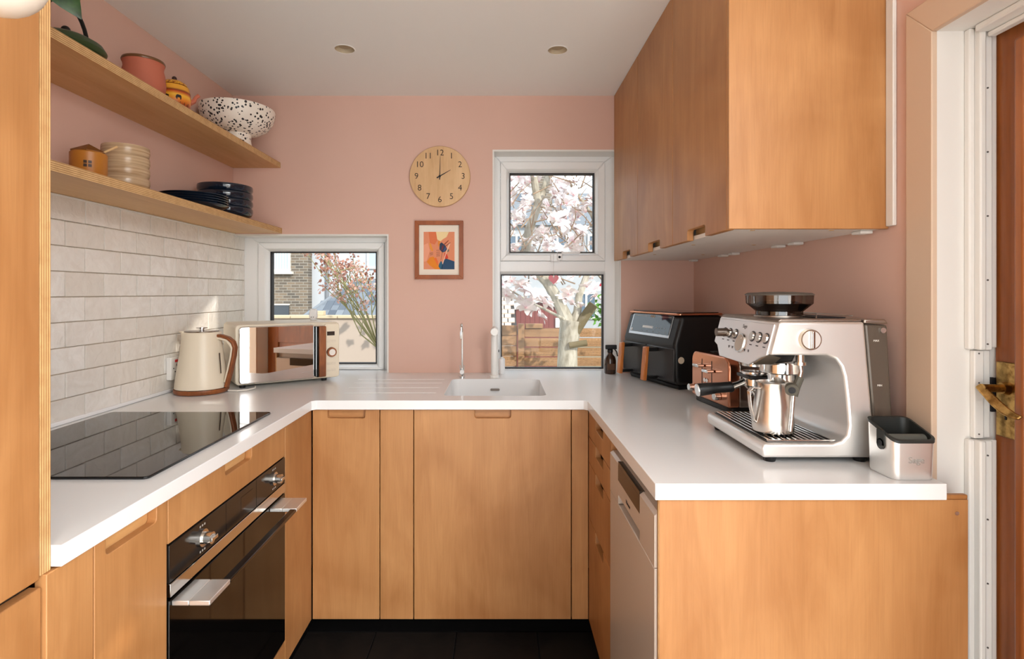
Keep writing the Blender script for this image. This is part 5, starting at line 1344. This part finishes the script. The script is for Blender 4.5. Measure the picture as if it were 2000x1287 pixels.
rest = MB(); r6 = random.Random(21)
for i in range(230):
    x, y, z = r6.uniform(-0.9,2.0), r6.uniform(4.4,5.9), r6.uniform(1.5,3.1)
    me = bl[r6.randrange(5)]; M = Matrix.Translation((x,y,z)) @ Euler((r6.uniform(-0.9,0.9),r6.uniform(-0.9,0.9),r6.uniform(0,6))).to_matrix().to_4x4() @ Matrix.Scale(r6.uniform(0.9,1.3),4)
    rest.add([M @ v.co for v in me.vertices], [tuple(p.vertices) for p in me.polygons])
tag(rest.build('blossom_mass', mat('pale_petal', srgb(240,230,228), 0.6), mg, ang=80), kind='stuff')
# --- camellia with red flowers at the right
cm = thing('camellia_bush', 'green camellia bush with red flowers right of the magnolia trunk', 'bush', (1.05,5.4,-0.3))
MB().tube([(1.05,5.4,-0.3),(1.05,5.4,0.5),(1.08,5.4,1.2)],[0.02,0.015,0.008],6).build('stem', bark, cm)
lm = MB().add([(0,0,0),(0.018,0.025,0.006),(0,0.06,0),(-0.018,0.025,0.006)],[(0,1,2),(0,2,3)]).mesh('leaf', smooth=False)
gl = mat('bright_leaf', srgb(92,150,52), 0.35)
for i in range(150):
    a = rb.uniform(0,6.28); rr_ = rb.uniform(0.02,0.17)
    o = obj('leaf', lm, gl, cm, Vector((1.08+rr_*math.cos(a), 5.4+rb.uniform(-0.12,0.12), 1.10+rr_*math.sin(a)*0.9))-cm.location)
    o.rotation_euler = (rb.uniform(0,6.28),rb.uniform(0,6.28),rb.uniform(0,6.28)); o.scale = (1.1,)*3
rf = bpy.data.meshes.new('red_flower'); rf = MB().lathe([(0.001,-0.02),(0.02,-0.012),(0.032,0.006),(0.024,0.016),(0.012,0.010),(0.001,0.014)],n=10).mesh('red_flower')
rm = mat('red_petal', srgb(214,46,66), 0.5)
for x, z in ((1.14,1.16),(1.06,1.02),(1.16,0.60),(1.10,1.24),(1.0,1.34),(1.13,0.98)):
    o = obj('flower', rf, rm, cm, Vector((x,5.25,z))-cm.location); o.rotation_euler = (1.2,0.2,0)

# --- shrub with rusty pink heads outside the corner window
ps = thing('pink_shrub', 'bare-stemmed shrub with rusty pink flower heads outside the corner window', 'shrub', (-0.98,4.2,-0.3))
st_m = mat('olive_stem', srgb(150,146,104), 0.85)
rs = random.Random(5); heads = []
base = Vector((-0.93,4.2,0.84))
MB().tube([(-0.95,4.2,-0.3),(-0.93,4.2,0.2),base],[0.020,0.017,0.013],7).build('stem', st_m, ps)
for k in range(15):
    ex, ez = rs.uniform(-1.46,-0.90), rs.uniform(1.05,1.62)
    mid = base.lerp(Vector((ex,4.2,ez)),0.55)+Vector((rs.uniform(-0.03,0.08),rs.uniform(-0.15,0.15),rs.uniform(-0.10,0.0)))
    end = Vector((ex,4.2+rs.uniform(-0.25,0.25),ez))
    MB().tube([base,mid,end],[0.0065,0.0045,0.0025],6).build('stem', st_m, ps)
    heads.append(end)
    for j in range(3):
        e2 = mid.lerp(end,rs.uniform(0.2,0.9))+Vector((rs.uniform(-0.14,0.14),rs.uniform(-0.1,0.1),rs.uniform(0.02,0.16)))
        MB().tube([mid.lerp(end,0.3*j),e2],[0.004,0.002],5).build('twig', st_m, ps)
        heads.append(e2)
fl_ = MB(); rr3 = random.Random(9)
for i in range(16):
    c = Vector((rr3.gauss(0,0.018),rr3.gauss(0,0.018),rr3.gauss(0,0.015)))
    u = Vector((rr3.uniform(-1,1),rr3.uniform(-1,1),rr3.uniform(-1,1))).normalized(); v = u.orthogonal().normalized(); w = u.cross(v)
    fl_.add([c-v*0.011,c+w*0.008,c+v*0.011,c-w*0.008+u*0.004],[(0,1,2),(0,2,3)])
hm = fl_.mesh('flower_head', smooth=False)
rust = mat('rusty_pink_petal', srgb(212,160,140), 0.7); _t = NT(rust)
_oi = _t.n('ShaderNodeObjectInfo')
_t.l(_t.ramp(_oi.outputs['Random'], [(0.0, srgb(150,100,84)),(0.6, srgb(206,162,146)),(1.0, srgb(224,192,178))]), _t.b.inputs['Base Color'])
for h_ in heads:
    o = obj('flower_head', hm, rust, ps, h_-ps.location); o.rotation_euler = (rs.uniform(0,6),rs.uniform(0,6),rs.uniform(0,6)); s_ = rs.uniform(0.9,1.7); o.scale = (s_,)*3
